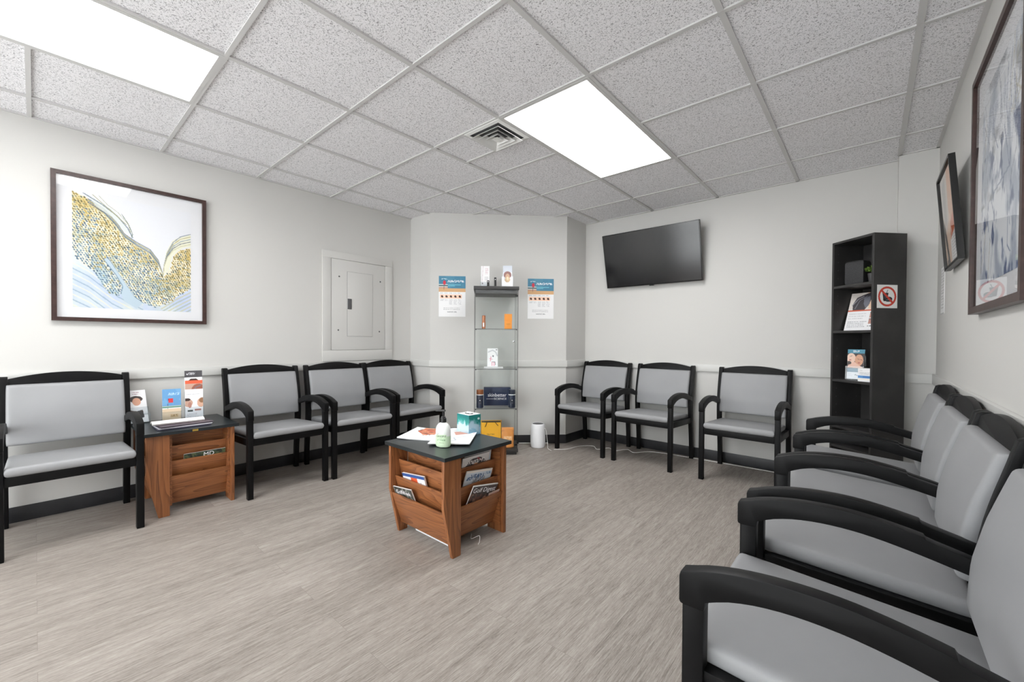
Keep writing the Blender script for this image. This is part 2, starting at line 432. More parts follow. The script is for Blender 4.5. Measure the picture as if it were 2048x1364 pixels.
def printed(name, cv, T, parent=None, m='print', back=(238, 238, 238), sag=None, **k):
    """sheet/booklet: local x right, z up, face towards -y, thickness T behind the face; origin bottom centre"""
    bm = bmesh.new(); cl = bm.verts.layers.float_color.new('Col')
    nx, ny = cv.nx, cv.ny; g = []
    def L3(c): return [((v/255)/12.92 if v/255 <= .04045 else ((v/255+.055)/1.055)**2.4) for v in c]
    arr = np.clip(cv.c, 0, 255)/255; la = np.where(arr <= .04045, arr/12.92, ((arr+.055)/1.055)**2.4)
    for j in range(ny+1):
        row = []
        for i in range(nx+1):
            x = (i/nx-.5)*cv.W; z = (1-j/ny)*cv.H
            y = -T+(sag(i/nx, 1-j/ny) if sag else 0)
            v = bm.verts.new((x, y, z)); v[cl] = (*la[j, i], 1); row.append(v)
        g.append(row)
    for j in range(ny):
        for i in range(nx): bm.faces.new([g[j][i], g[j+1][i], g[j+1][i+1], g[j][i+1]])
    per = [(j, 0) for j in range(ny+1)]+[(ny, i) for i in range(1, nx+1)]+[(j, nx) for j in range(ny-1, -1, -1)]+[(0, i) for i in range(nx-1, 0, -1)]
    bk = [(*L3(back), 1)]
    edge = []
    for j, i in per:
        p = g[j][i].co
        v1 = bm.verts.new(p); v2 = bm.verts.new((p.x, p.y+T, p.z)); v1[cl] = bk[0]; v2[cl] = bk[0]; edge.append((v1, v2))
    n = len(edge)
    for i in range(n):
        a, b = edge[i], edge[(i+1) % n]; bm.faces.new([a[0], a[1], b[1], b[0]])
    if sag:
        gb = {}
        for idx, (j, i) in enumerate(per): gb[j, i] = edge[idx][1]
        for j in range(ny+1):
            for i in range(nx+1):
                if (j, i) not in gb:
                    p = g[j][i].co; v = bm.verts.new((p.x, p.y+T, p.z)); v[cl] = bk[0]; gb[j, i] = v
        for j in range(ny):
            for i in range(nx): bm.faces.new([gb[j, i], gb[j, i+1], gb[j+1, i+1], gb[j+1, i]])
    else:
        bm.faces.new([e[1] for e in edge][::-1])
    return finish(name, bm, m, parent, smooth='all' if sag else False, **k)

# ------------------------------------------------------------------ the room
XL, XR, YB, YF, HC = -3.84, .338, 4.131, -2.2, 2.426
TH = .12
struct(boxes('floor', [(XL-TH, XR+TH, YF-TH, YB+TH, -.1, 0)], 'floor'))
struct(boxes('wall_left', [(XL-TH, XL, YF-TH, YB+TH, 0, HC+.1)], 'wall_paint'))
struct(boxes('wall_back', [(XL, XR+TH, YB, YB+TH, 0, HC+.1)], 'wall_paint'))
struct(boxes('wall_right', [(XR, XR+TH, YF-TH, YB, 0, HC+.1)], 'wall_paint'))
struct(boxes('wall_front', [(XL, XL+.25, YF-TH, YF, 0, HC+.1), (XR-.25, XR, YF-TH, YF, 0, HC+.1), (XL+.25, XR-.25, YF-TH, YF, 2.30, HC+.1), (XL+.25, XR-.25, YF-TH, YF, 0, .10)], 'wall_paint'))  # wide opening made for the added window below
wn = struct(boxes('added_window_1', [(XL+.255, XR-.255, YF-.064, YF-.058, .105, 2.295)], 'pane_glass'))  # unseen window, added behind the camera to brighten the closed room
for x in (XL+.25, -2.65, -1.755, -.86, XR-.29): boxes('added_mullion', [(x, x+.04, YF-.09, YF-.03, .10, 2.30)], 'white_plastic', wn)
C1, C2, C3, C4 = (XL, 2.718), (-3.492, 2.718), (-2.472, 3.742), (-2.472, YB)
struct(prism('wall_corner', [(XL, YB), C1, C2, C3, C4], 0, HC+.008, 'wall_paint', axis='z', smooth=False))
COLX, COLY = .135, 4.022
struct(boxes('wall_column', [(COLX, XR, COLY, YB, 0, HC+.008)], 'wall_paint'))
ceil = struct(boxes('ceiling', [(XL, XR, YF, YB, HC+.009, HC+.1)], 'ceiling_tile'))
GX = [-3.521+.61*k for k in range(7)]
GY = [-.014+.61*k for k in range(-3, 7)]
LIGHTS = [(-2.911, -2.301, -.624, .596), (-1.691, -1.081, 1.816, 3.036)]
bm = bmesh.new()
hw = .012
def free(xm, ym):
    for a, b, c, d in LIGHTS:
        if a+.05 < xm < b-.05 and c+.05 < ym < d-.05: return False
    return True
ys = [YF]+GY+[YB]; xs = [XL]+GX+[XR]
for x in GX:
    for a, b in zip(ys, ys[1:]):
        if x in (-3.521+.61*6,) and b > YB-.001: b = COLY
        if free(x, (a+b)/2): bm_box(bm, x-hw, x+hw, a, b, HC, HC+.008)
for y in GY:
    for a, b in zip(xs, xs[1:]):
        if free((a+b)/2, y): bm_box(bm, a, b, y-hw*.8, y+hw*.8, HC-.0005, HC+.0075)
bm_box(bm, -2.301, -1.691, 2.121-hw*.8, 2.121+hw*.8, HC-.0005, HC+.0075)
bm_box(bm, -1.996-hw*.8, -1.996+hw*.8, 1.816, 2.121, HC, HC+.008)
bm_box(bm, XL, XL+.018, YF, C1[1], HC, HC+.008); bm_box(bm, XR-.018, XR, YF, COLY, HC, HC+.008)
bm_box(bm, C4[0], COLX, YB-.018, YB, HC, HC+.008); bm_box(bm, COLX, XR, COLY-.018, COLY, HC, HC+.008)
g = finish('ceiling_grid', bm, 'tbar', ceil)

# chair rail and cove base
def strip(name, path, z0, z1, t, m, bev_=.004):
    """path: room-side polyline on the wall faces, room on the left of travel"""
    bm = bmesh.new()
    P = [Vector((*p, 0)) for p in path]
    inn = []
    for i, p in enumerate(P):
        ns = []
        for a, b in ((i-1, i), (i, i+1)):
            if a < 0 or b >= len(P): continue
            d = (P[b]-P[a]).normalized(); ns.append(Vector((-d.y, d.x, 0)))
        n = sum(ns, Vector()).normalized(); s = t/max(.3, n.dot(ns[0])); inn.append(p+n*s)
    rows = []
    for p, q in zip(P, inn):
        rows.append([bm.verts.new((p.x, p.y, z0)), bm.verts.new((q.x, q.y, z0)), bm.verts.new((q.x, q.y, z1)), bm.verts.new((p.x, p.y, z1))])
    for a, b in zip(rows, rows[1:]):
        for k in range(4): bm.faces.new([a[k], a[(k+1) % 4], b[(k+1) % 4], b[k]])
    bm.faces.new(rows[0]); bm.faces.new(rows[-1][::-1])
    bmesh.ops.recalc_face_normals(bm, faces=bm.faces)
    if bev_: bev(bm, bev_, 2, 40)
    return struct(finish(name, bm, m, smooth=30))
segs = {
    'left': [C1, (XL, YF)][::1],
    'corner': [C4, C3, C2, C1],
    'back': [(COLX, YB), C4],
    'column': [(XR, COLY), (COLX, COLY), (COLX, YB)],
    'right': [(XR, YF), (XR, COLY)],
    'front': [(XL, YF), (XR, YF)]}
for i, (k, p) in enumerate(segs.items()):
    strip('trim_%d' % (i+1), p, .823, .891, .019, 'trim_paint')
    strip('baseboard_'+k, p, 0, .093, .006, 'rubber_base', .0015)

# ------------------------------------------------------------------ ceiling lights and the air vent
lab = ['long white ceiling light panel at the upper left, above the framed watercolour', 'white ceiling light panel beside the air vent, nearest the television']
for (a, b, c, d), l in zip(LIGHTS, lab):
    t = thing('ceiling_light', l, 'light', ((a+b)/2, (c+d)/2, HC-.0015), 0, 'ceiling light panels')
    x, y = (b-a)/2-.004, (d-c)/2-.004
    boxes('light_frame', [(-x, x, -y, -y+.02, 0, .008), (-x, x, y-.02, y, 0, .008), (-x, -x+.02, -y+.02, y-.02, 0, .008), (x-.02, x, -y+.02, y-.02, 0, .008)], 'tbar', t)
    boxes('light_diffuser', [(-x+.02, x-.02, -y+.02, y-.02, .003, .0085)], 'light_diffuser', t)
t = thing('ceiling_vent', 'square white metal ceiling air vent with stepped louvres beside the light panel', 'vent', (-1.8435, 1.9685, HC-.004))
boxes('vent_shade_sheet', [(-.14, .14, -.14, .14, .009, .0125)], 'vent_shade', t)  # dark sheet standing in for the shaded hollow above the louvres
def sqring(name, r0, z0, r1, z1, th):
    bm = bmesh.new(); R = []
    for r, z in ((r0, z0), (r1, z1), (r1, z1+th), (r0, z0+th)):
        R.append([bm.verts.new((sx*r, sy*r, z)) for sx, sy in ((-1, -1), (1, -1), (1, 1), (-1, 1))])
    for k in range(4):
        A, B = R[k], R[(k+1) % 4]
        for i in range(4): bm.faces.new([A[i], A[(i+1) % 4], B[(i+1) % 4], B[i]])
    bmesh.ops.recalc_face_normals(bm, faces=bm.faces)
    return finish(name, bm, 'metal_vent', t)
sqring('vent_frame', .150, .0, .126, -.003, .004)
sqring('louvre', .118, -.020, .088, .006, .0015)
sqring('louvre', .084, -.022, .056, .006, .0015)
sqring('louvre', .052, -.024, .026, .006, .0015)
boxes('vent_core', [(-.024, .024, -.024, .024, -.022, -.019)], 'metal_vent', t)

# ------------------------------------------------------------------ waiting-room chairs
def cinterp(tab, v):
    for (a, p), (b, q) in zip(tab, tab[1:]):
        if v <= b: return p+(q-p)*(v-a)/(b-a)
    return tab[-1][1]
PF = [(0, .553), (.1, .549), (.2, .541), (.3, .527), (.4, .513), (.5, .507), (.6, .512), (.7, .530), (.8, .555), (.868, .572)]
PBk = [(0, .590), (.1, .588), (.2, .583), (.3, .573), (.4, .563), (.5, .559), (.6, .565), (.7, .582), (.8, .604), (.868, .617)]
def smooth_curve(tab, n):
    xs_ = [p[0] for p in tab]; out = []
    for i in range(n+1):
        x = xs_[0]+(xs_[-1]-xs_[0])*i/n
        k = 0
        while k < len(tab)-2 and x > tab[k+1][0]: k += 1
        p0 = tab[max(k-1, 0)]; p1 = tab[k]; p2 = tab[k+1]; p3 = tab[min(k+2, len(tab)-1)]
        t_ = (x-p1[0])/(p2[0]-p1[0]); h = p2[0]-p1[0]
        m1 = (p2[1]-p0[1])/(p2[0]-p0[0])*h; m2 = (p3[1]-p1[1])/(p3[0]-p1[0])*h
        out.append((x, (2*t_**3-3*t_**2+1)*p1[1]+(t_**3-2*t_**2+t_)*m1+(-2*t_**3+3*t_**2)*p2[1]+(t_**3-t_**2)*m2))
    return out
ATOP = [(0, 0.603), (.05, 0.621), (.115, 0.635), (.2, 0.642), (.29, 0.639), (.4, 0.620), (.53, 0.586)]
ABOT = [(.046, 0.560), (.09, 0.580), (.15, 0.595), (.22, 0.601), (.30, 0.597), (.4, 0.579), (.53, 0.547)]
HWD = .2775
def make_chair(label, group):
    t = thing('waiting_room_chair', label, 'chair', (0, 0, 0), 0, group)
    top = smooth_curve(ATOP, 26); bot = smooth_curve(ABOT, 22)
    for s in (-1, 1):
        xi, xo = s*(HWD-.036), s*HWD
        a, b = min(xi, xo), max(xi, xo)
        prism('leg', [(0, 0), (.040, 0), (.044, .57), (.044, .592), (.004, .588), (0, .57)], a+.001, b-.001, 'black_lacquer', t, bevel=.003)
        front = smooth_curve(PF, 20); back = smooth_curve(PBk, 20)
        prof = [(y, z) for z, y in front]+[(.584, .874), (.602, .875)]+[(y, z) for z, y in back[::-1]]
        prism('rear_leg', prof, a+.001, b-.001, 'black_lacquer', t, bevel=.003)
        tp = [(y, z+.007) for y, z in top if y <= .401]
        outline = [(.044, .541), (.002, .540), (-.005, .542), (-.007, .548), (-.007, .600), (-.004, .610)]+tp[1:]+[(.405, .626), (.408, .620)]
        outline += [(y, z) for y, z in top if y > .412]+[(y, z) for y, z in bot[::-1]]+[(.045, .552)]
        prism('armrest', outline, a+.0003, b-.0003, 'black_lacquer', t, bevel=.0028)
    xi = HWD-.036
    boxes('front_rail', [(-xi, xi, .008, .030, .365, .413)], 'black_lacquer', t, .002)
    boxes('rear_rail', [(-xi, xi, .520, .540, .340, .392)], 'black_lacquer', t, .002)
    for s in (-1, 1):
        a, b = sorted((s*(HWD-.042), s*(HWD-.010)))
        prism('side_rail', [(.042, .364), (.52, .340), (.52, .390), (.042, .412)], a, b, 'black_lacquer', t, bevel=.002)
    ze = lambda y: .411-.030*max(0, y)/.5
    pillow('seat', .488, .522, .048, lambda x, y, w: (x, .258+y, ze(.258+y)+.0245+w), 'gray_vinyl', t, crown=.006, pw=44)
    yb = lambda z: cinterp(PF, z)
    pillow('backrest', .498, .344, .040, lambda x, y, w: (x, yb(.657+y)-.012+.012*max(0, (.157+y)/.33)**2-w, .657+y), 'gray_vinyl', t, crown=.004, pw=52)
    # crest rail between the posts
    pts = []
    n = 20
    for i in range(n+1):
        x = -xi+2*xi*i/n; pts.append((x, .861+.033*(1-(x/xi)**2)))
    pts = [(-xi, .80)]+pts+[(xi, .80)]
    bm = bmesh.new(); bm_prism(bm, pts, .568, .589, 'y')
    for v in bm.verts: v.co.y += (v.co.z-.8)*.16
    bev(bm, .002)
    finish('crest_rail', bm, 'black_lacquer', t, smooth=30)
    boxes('lower_back_rail', [(-xi, xi, .530, .546, .492, .522)], 'black_lacquer', t, .002)
    return t
def dup(root, loc, rz, label, group):
    def cp(o, par):
        c = o.copy(); COL.objects.link(c); c.parent = par
        for ch in [q for q in bpy.data.objects if q.parent is o]: cp(ch, c)
        return c
    r = root.copy(); COL.objects.link(r); r.location = loc; r.rotation_euler = (0, 0, rz); r['label'] = label; r['group'] = group
    for ch in [q for q in bpy.data.objects if q.parent is root]: cp(ch, r)
    return r
D2 = math.radians
GL, GB, GR = 'chairs along the left wall', 'chairs under the television', 'row of chairs along the right wall'
spots = [
    (-3.188, .138, 90, 'grey vinyl chair under the framed watercolour, left of the brochure table', GL),
    (-3.188, 1.222, 90, 'grey vinyl chair just right of the brochure table on the left wall', GL),
    (-3.165, 1.805, 88, 'grey vinyl chair below the electrical panel, middle of the three between brochure table and corner', GL),
    (-3.188, 2.388, 90, 'grey vinyl chair in the corner nearest the glass display cabinet, left wall', GL),
    (-2.157, 3.485, 0, 'grey vinyl chair next to the white air purifier, leftmost under the television', GB),
    (-1.526, 3.487, 0, 'grey vinyl chair below the television, middle of its three', GB),
    (-.757, 3.485, 0, 'grey vinyl chair standing apart, nearest the black bookcase under the television wall', GB),
    (-.299, 2.985, -90, 'grey vinyl chair on the right wall, farthest of the row, beside the bookcase', GR),
    (-.299, 2.393, -90, 'grey vinyl chair on the right wall, second of the row from the bookcase', GR),
    (-.299, 1.827, -90, 'grey vinyl chair on the right wall, third of the row from the bookcase', GR),
    (-.299, 1.185, -90, 'grey vinyl chair nearest the camera, bottom right foreground', GR)]
first = make_chair(spots[0][3], GL); first.location = (spots[0][0], spots[0][1], 0); first.rotation_euler = (0, 0, D2(90))
for x, y, a, l, gr in spots[1:]:
    dup(first, (x, y, 0), D2(a), l, gr)

# ------------------------------------------------------------------ oak magazine tables
def make_table(label):
    t = thing('magazine_table', label, 'table', (-1.8175, 1.548, 0), 0, 'oak magazine tables')
    bm = bmesh.new(); bm_box(bm, -.2625, .2625, -.2475, .2475, .508, .527)
    bev(bm, .004)
    for f in bm.faces:
        if abs(f.normal.z) < .8: f.material_index = 1
    finish('table_top', bm, ['black_laminate', 'laminate_edge'], t, smooth=30)
    boxes('core', [(-.112, .112, -.105, .185, .055, .507)], 'oak_x', t)
    boxes('back_board', [(-.222, .222, -.119, -.107, .055, .508)], 'oak_x', t)
    for s in (-1, 1):
        a, b = sorted((s*.113, s*.125)); boxes('back_board', [(a, b, -.1055, .2035, .055, .508)], 'oak_y', t)
    fin = [(-.234, .508), (-.234, .262), (-.176, 0), (-.124, 0), (-.121, .004), (-.121, .508)]
    prism('corner_board', fin, .2225, .2425, 'oak_z', t, bevel=.003)
    prism('corner_board', fin, -.2425, -.2225, 'oak_z', t, bevel=.003)
    for s in (-1, 1):
        a, b = sorted((s*.115, s*.2425)); boxes('corner_board', [(a, b, .204, .226, 0, .508)], 'oak_z', t, .003)
    # magazine pockets: (top z, bottom z, top offset, bottom offset)
    pk = [(.422, .27, .190, .160), (.331, .185, .212, .172), (.240, .052, .2335, .170)]
    for zt, zb, xt, xb in pk:
        pr = [(xt, zt), (xt-.010, zt), (xb-.010, zb), (xb, zb)]
        prism('pocket_panel', pr, -.121, .204, 'oak_y', t, axis='y', bevel=.002)
        prism('pocket_panel', [(-x, z) for x, z in pr], -.121, .204, 'oak_y', t, axis='y', bevel=.002)
        pr2 = [(-x+.006, z) for x, z in pr]
        prism('pocket_panel', pr2, -.2225, .2225, 'oak_x', t, axis='x', bevel=.002)
    boxes('back_board', [(-.2225, .2225, .190, .203, .05, .508)], 'oak_x', t)
    return t
tab1 = make_table('square oak magazine table with black top standing in the middle of the floor')
tab2 = dup(tab1, (-1.8175-1.703, 1.548-.882, 0), 0, 'square oak magazine table against the left wall between the grey chairs', 'oak magazine tables')

# ------------------------------------------------------------------ television
t = thing('television', 'black flat television tilted down on the wall above the chairs', 'television', (-1.675, YB-.001, 1.60))
ang = math.atan2(.125, .540)
def tilt(o):
    o.rotation_euler = (-ang*-1, 0, 0)
    return o
# body local: origin bottom centre of the front face, leans towards the room at the top
zb = .071
tvb = boxes('tv_body', [(-.49, .49, 0, .030, 0, .554)], 'tv_plastic', t, .004, loc=(0, -.062, zb), rot=(ang, 0, 0))
boxes('screen', [(-.481, .481, -.0012, .002, .012, .545)], 'tv_screen', tvb)
boxes('logo_bar', [(-.022, .022, -.001, .012, -.009, .0)], 'tv_plastic', tvb, .001)
boxes('wall_mount', [(-.15, .15, -.012, 0, .20, .46), (-.12, -.09, -.075, -.012, .24, .27), (.09, .12, -.075, -.012, .24, .27), (-.12, -.09, -.12, -.012, .40, .43), (.09, .12, -.12, -.012, .40, .43)], 'dark_hardware', t)

# ------------------------------------------------------------------ framed pictures
def picture(t, W_, H_, fw, fd, fm, cvs, art_rect, glass=True, mat_=True):
    """local: x right, z up, wall at y=0, room towards -y; origin bottom centre"""
    bm = bmesh.new()
    for b in ((-W_/2, W_/2, -fd, -.002, 0, fw), (-W_/2, W_/2, -fd, -.002, H_-fw, H_), (-W_/2, -W_/2+fw, -fd, -.002, fw, H_-fw), (W_/2-fw, W_/2, -fd, -.002, fw, H_-fw)): bm_box(bm, *b)
    bev(bm, .0015)
    finish('frame', bm, fm, t, smooth=30)
    if mat_: boxes('mat_board', [(-W_/2+fw, W_/2-fw, -.012, -.008, fw, H_-fw)], 'matboard', t)
    else: boxes('backing', [(-W_/2+fw, W_/2-fw, -.010, -.008, fw, H_-fw)], 'matboard', t)
    ax, az = art_rect
    printed('art_print', cvs, .001, t, 'artprint', loc=(ax, -.0121, az))
    if glass: boxes('glass', [(-W_/2+fw, W_/2-fw, -fd+.006, -fd+.008, fw, H_-fw)], 'picture_glass', t)

# watercolour with cells and ribbons
cv = Canvas(.605, .735, .0031, (217, 219, 224))
top_b = [(0, .0), (.10, .035), (.19, .095), (.30, .15), (.34, .22), (.38, .31), (.43, .35), (.49, .38), (.58, .43), (.67, .49), (.69, .56), (.71, .64), (.74, .665), (.80, .59), (.83, .46), (.88, .40), (1, .35)]
low_b = [(1, .76), (.89, .83), (.78, .92), (.66, .965), (.56, .93), (.48, .87), (.41, .76), (.34, .65), (.285, .56), (.255, .53), (.225, .56), (.27, .62), (.33, .70), (.375, .79), (.36, .86), (.33, .885), (.27, .85), (.21, .77), (.165, .68), (.06, .61), (.02, .55), (0, .50)]
n1 = cv.noise(5, 6, 3); n2 = cv.noise(9, 3, 8)
low = cv.inside([(0, .48)]+[(x, y-.01) for x, y in low_b[::-1]]+[(1, 1.01), (-.01, 1.01)])
wash = np.stack([166+50*n1, 182+40*n1, 200+30*n2], -1)
cv.c = np.where(low[..., None], wash, cv.c)
for k in range(9):
    y0 = .62+.045*k
    cv.line([(0, y0), (.12, y0+.06), (.3, y0+.2), (.55, y0+.33)], .006, (128, 152, 172) if k % 2 else (222, 216, 190), .6)
for k in range(6):
    cv.line([(1, .80+.035*k), (.86, .88+.035*k), (.72, .98+.03*k)], .007, (150, 165, 150) if k % 2 else (190, 186, 140), .6)
tong = [(.25, .525), (.285, .56), (.35, .66), (.42, .77), (.49, .88), (.56, .93), (.50, .99), (.40, .93), (.37, .86), (.385, .79), (.33, .69), (.27, .61), (.235, .565)]
cv.poly(tong, (176, 194, 206)); cv.line(tong[:6], .006, (84, 110, 134)); cv.line(tong[8:]+tong[:1], .004, (110, 134, 152))
cells = cv.inside(top_b+low_b)
wv = np.clip(cv.y*1.5-cv.x*.9+(cv.noise(6, 7, 77)-.5)*.9+.1, 0, 1)[..., None]
gold = np.array([214, 190, 124.]); blue = np.array([176, 196, 204.]); crm = np.array([228, 222, 200.])
nb = np.clip((cv.noise(9, 10, 15)-.40)*4, 0, 1)[..., None]
base = (gold*(1-wv)+blue*wv)*nb+crm*(1-nb)
cv.c = np.where(cells[..., None], base, cv.c)
rs = np.random.RandomState(5)
yy = 0; dots = []
for j in range(54):
    for i in range(44):
        px = (i+.5*(j % 2)+rs.rand()*.35)/44; py = (j+rs.rand()*.35)/54
        jj = min(cv.ny, int(py*cv.ny)); ii = min(cv.nx, int(px*cv.nx))
        if not cells[jj, ii]: continue
        w = py*1.5-px*.9+rs.rand()*.5-.25+.25*math.sin(px*9+py*5)
        if w > .38: c = [(96, 124, 146), (78, 100, 120), (120, 146, 160), (140, 140, 110)][rs.randint(4)]
        else: c = [(150, 132, 74), (112, 104, 66), (178, 158, 92), (98, 108, 96)][rs.randint(4)]
        dots.append((px, py, (.0066+.0036*rs.rand()), c, .6+rs.rand()*.8))
for px, py, r_, c, a_ in dots:
    i0 = max(0, int((px-.02)*cv.nx)); i1 = int((px+.02)*cv.nx)+2; j0 = max(0, int((py-.02)*cv.ny)); j1 = int((py+.02)*cv.ny)+2
    X = cv.x[j0:j1, i0:i1]-px; Y = (cv.y[j0:j1, i0:i1]-py)*cv.asp
    u = X*math.cos(a_)+Y*math.sin(a_); v = -X*math.sin(a_)+Y*math.cos(a_)
    mk = ((u/(r_*1.35))**2+(v/(r_*.85))**2 <= 1)[..., None]
    cv.c[j0:j1, i0:i1] = np.where(mk, np.array(c, float), cv.c[j0:j1, i0:i1])
# pale ribbons lying along the upper edge of the cells
rib = [(.16, .03), (.27, .10), (.36, .22), (.42, .29), (.45, .345), (.55, .38), (.66, .45), (.71, .55), (.735, .655), (.70, .62), (.675, .51), (.58, .445), (.47, .39), (.40, .34), (.345, .24), (.29, .15), (.2, .1)]
rib2 = [(1, .21), (.90, .25), (.82, .31), (.765, .42), (.74, .56), (.735, .655), (.79, .60), (.82, .46), (.87, .40), (.94, .355), (1, .34)]
cv.poly(rib, (222, 224, 218)); cv.poly(rib2, (220, 220, 200))
for k, c in enumerate([(104, 120, 146), (168, 160, 110), (120, 140, 160), (90, 100, 110), (190, 186, 150)]):
    o_ = .011*k
    cv.line([(.12, .045+o_), (.24, .11+o_), (.33, .20+o_), (.40, .305+o_*.8), (.50, .365+o_*.9), (.62, .42+o_), (.69, .51+o_), (.735, .65)], .0045, c, .9)
    cv.line([(1, .215+o_*2.3), (.9, .255+o_*2.2), (.83, .32+o_*1.8), (.775, .43+o_), (.745, .56), (.735, .655)], .0042, c, .85)
cv.poly([(.10, .0), (.2, .05), (.3, .1), (.4, .2), (.46, .31), (.40, .28), (.3, .17), (.18, .1)], (206, 212, 210), .8); cv.line([(.08, .0), (.22, .07), (.34, .15), (.43, .25), (.47, .33)], .005, (96, 112, 128), .8); cv.line([(.15, .0), (.3, .12), (.42, .22)], .004, (150, 148, 110), .8); cv.line([(.38, .13), (.44, .22), (.47, .30), (.46, .33)], .003, (90, 110, 90)); cv.line([(.20, .0), (.27, .07), (.35, .12), (.43, .21), (.455, .29)], .002, (150, 150, 100))
t = thing('framed_picture', 'large framed watercolour of ochre cells and pale ribbons on the left wall', 'picture', (XL, .4615, 1.211), D2(90))
picture(t, .787, .934, .0235, .032, 'frame_brown', cv, (0, .088), True)

cv = Canvas(.56, .74, .0055, (226, 229, 233))
n1 = cv.noise(7, 5, 11); n2 = cv.noise(13, 9, 21); n3 = cv.noise(4, 9, 31)
cv.put(np.clip((n1-.46)*5, 0, 1), (150, 160, 176), .8)
cv.put(np.clip((n2-.56)*9, 0, 1)*(cv.y > .35), (62, 78, 116), .85)
cv.put(np.clip((n3-.55)*7, 0, 1)*(cv.y < .6), (120, 124, 130), .7)
for k in range(22):
    x = rs.rand(); y = rs.rand()*.8; cv.line([(x, y), (x+.08*rs.randn(), y+.1+.12*rs.rand()), (x+.1*rs.randn(), y+.25)], .006, [(96, 104, 122), (170, 160, 130), (70, 86, 124)][k % 3], .6)
t = thing('framed_picture', 'large brown framed abstract with grey and blue strokes, nearest the camera on the right wall', 'picture', (XR-.002, 2.165, 1.222), D2(-90))
picture(t, .80, .955, .026, .030, 'frame_brown', cv, (0, .105), True)

cv = Canvas(.436, .49, .005, (228, 210, 190))
cv.rect(0, 0, 1, 1, (226, 196, 172)); cv.poly([(.0, .0), (.5, 0), (.42, .5), (.2, .62), (0, .4)], (206, 200, 194)); cv.poly([(.1, .1), (.35, .05), (.3, .5), (.12, .55)], (176, 172, 170))
cv.poly([(.52, 0), (1, 0), (1, .72), (.62, .6), (.45, .4)], (214, 164, 132)); cv.poly([(.5, .55), (1, .42), (1, .60), (.45, .73)], (206, 108, 70))
cv.poly([(.42, .74), (1, .60), (1, 1), (.4, 1)], (238, 238, 238)); cv.words(.5, .70, .95, 9, .03, .012, (110, 110, 114), .7, 4)
cv.poly([(0, .42), (.12, .55), (.30, 1), (.18, 1), (0, .6)], (50, 48, 48)); cv.rect(.05, .9, .16, .95, (60, 60, 62))
t = thing('framed_picture', 'smaller black framed skin care poster leaning forward, farther along the right wall', 'picture', (XR-.012, 3.055, 1.500), D2(-90))
picture(t, .468, .50, .013, .026, 'frame_black', cv, (0, .006), True, False)
t.rotation_euler = (0, 0, 0)
t.matrix_world = Matrix.Translation((XR-.010, 3.055, 1.498)) @ Matrix.Rotation(D2(-90), 4, 'Z') @ Matrix.Rotation(D2(4.5), 4, 'X')

# notice on the right wall
cv = Canvas(.17, .30, .004, (232, 232, 232)); cv.rect(.0, 0, 1, .015, (170, 170, 170)).rect(0, .985, 1, 1, (170, 170, 170)).rect(0, 0, .03, 1, (170, 170, 170)).rect(.97, 0, 1, 1, (170, 170, 170))
cv.words(.12, .08, .88, 14, .06, .02, (150, 150, 152), .8, 9)
tag(printed('notice', cv, .002, loc=(XR-.0005, 3.72, 1.285), rot=(0, 0, D2(-90))), 'small white printed notice on the right wall behind the bookcase', 'notice')

# ------------------------------------------------------------------ electrical panel
t = thing('electrical_panel', 'painted white electrical panel with small door, on the left wall near the corner', 'electrical panel', (XL+.0015, 2.1075, .895), D2(90))
w_ = .368
boxes('surround', [(-w_, w_, -.016, 0, 0, .105), (-w_, w_, -.016, 0, .972, 1.037), (-w_, -.287, -.016, 0, .105, .972), (.285, w_, -.016, 0, .105, .972)], 'panel_paint', t, .003)
boxes('cover', [(-.284, .282, -.013, -.001, .108, .970)], 'panel_paint', t, .002)
boxes('panel_door', [(-.127, .140, -.0165, -.0135, .239, .862)], 'panel_paint', t, .001)
for k, b in enumerate([(-.1285, -.127, -.0150, -.013, .238, .863), (.140, .1415, -.0150, -.013, .238, .863), (-.1285, .1415, -.0150, -.013, .2375, .239), (-.1285, .1415, -.0150, -.013, .862, .8635)]):
    boxes('door_gap', [b], 'ink_gray', t)
boxes('latch', [(-.125, -.085, -.020, -.0166, .500, .602)], 'grille', t, .001)
for x, z in ((-.207, .807), (.229, .803), (-.216, .297), (.219, .29)):
    bm = bmesh.new(); bmesh.ops.create_cone(bm, cap_ends=True, segments=12, radius1=.008, radius2=.006, depth=.003)
    finish('screw', bm, 'grille', t, smooth=30, loc=(x, -.0145, z), rot=(D2(90), 0, 0))

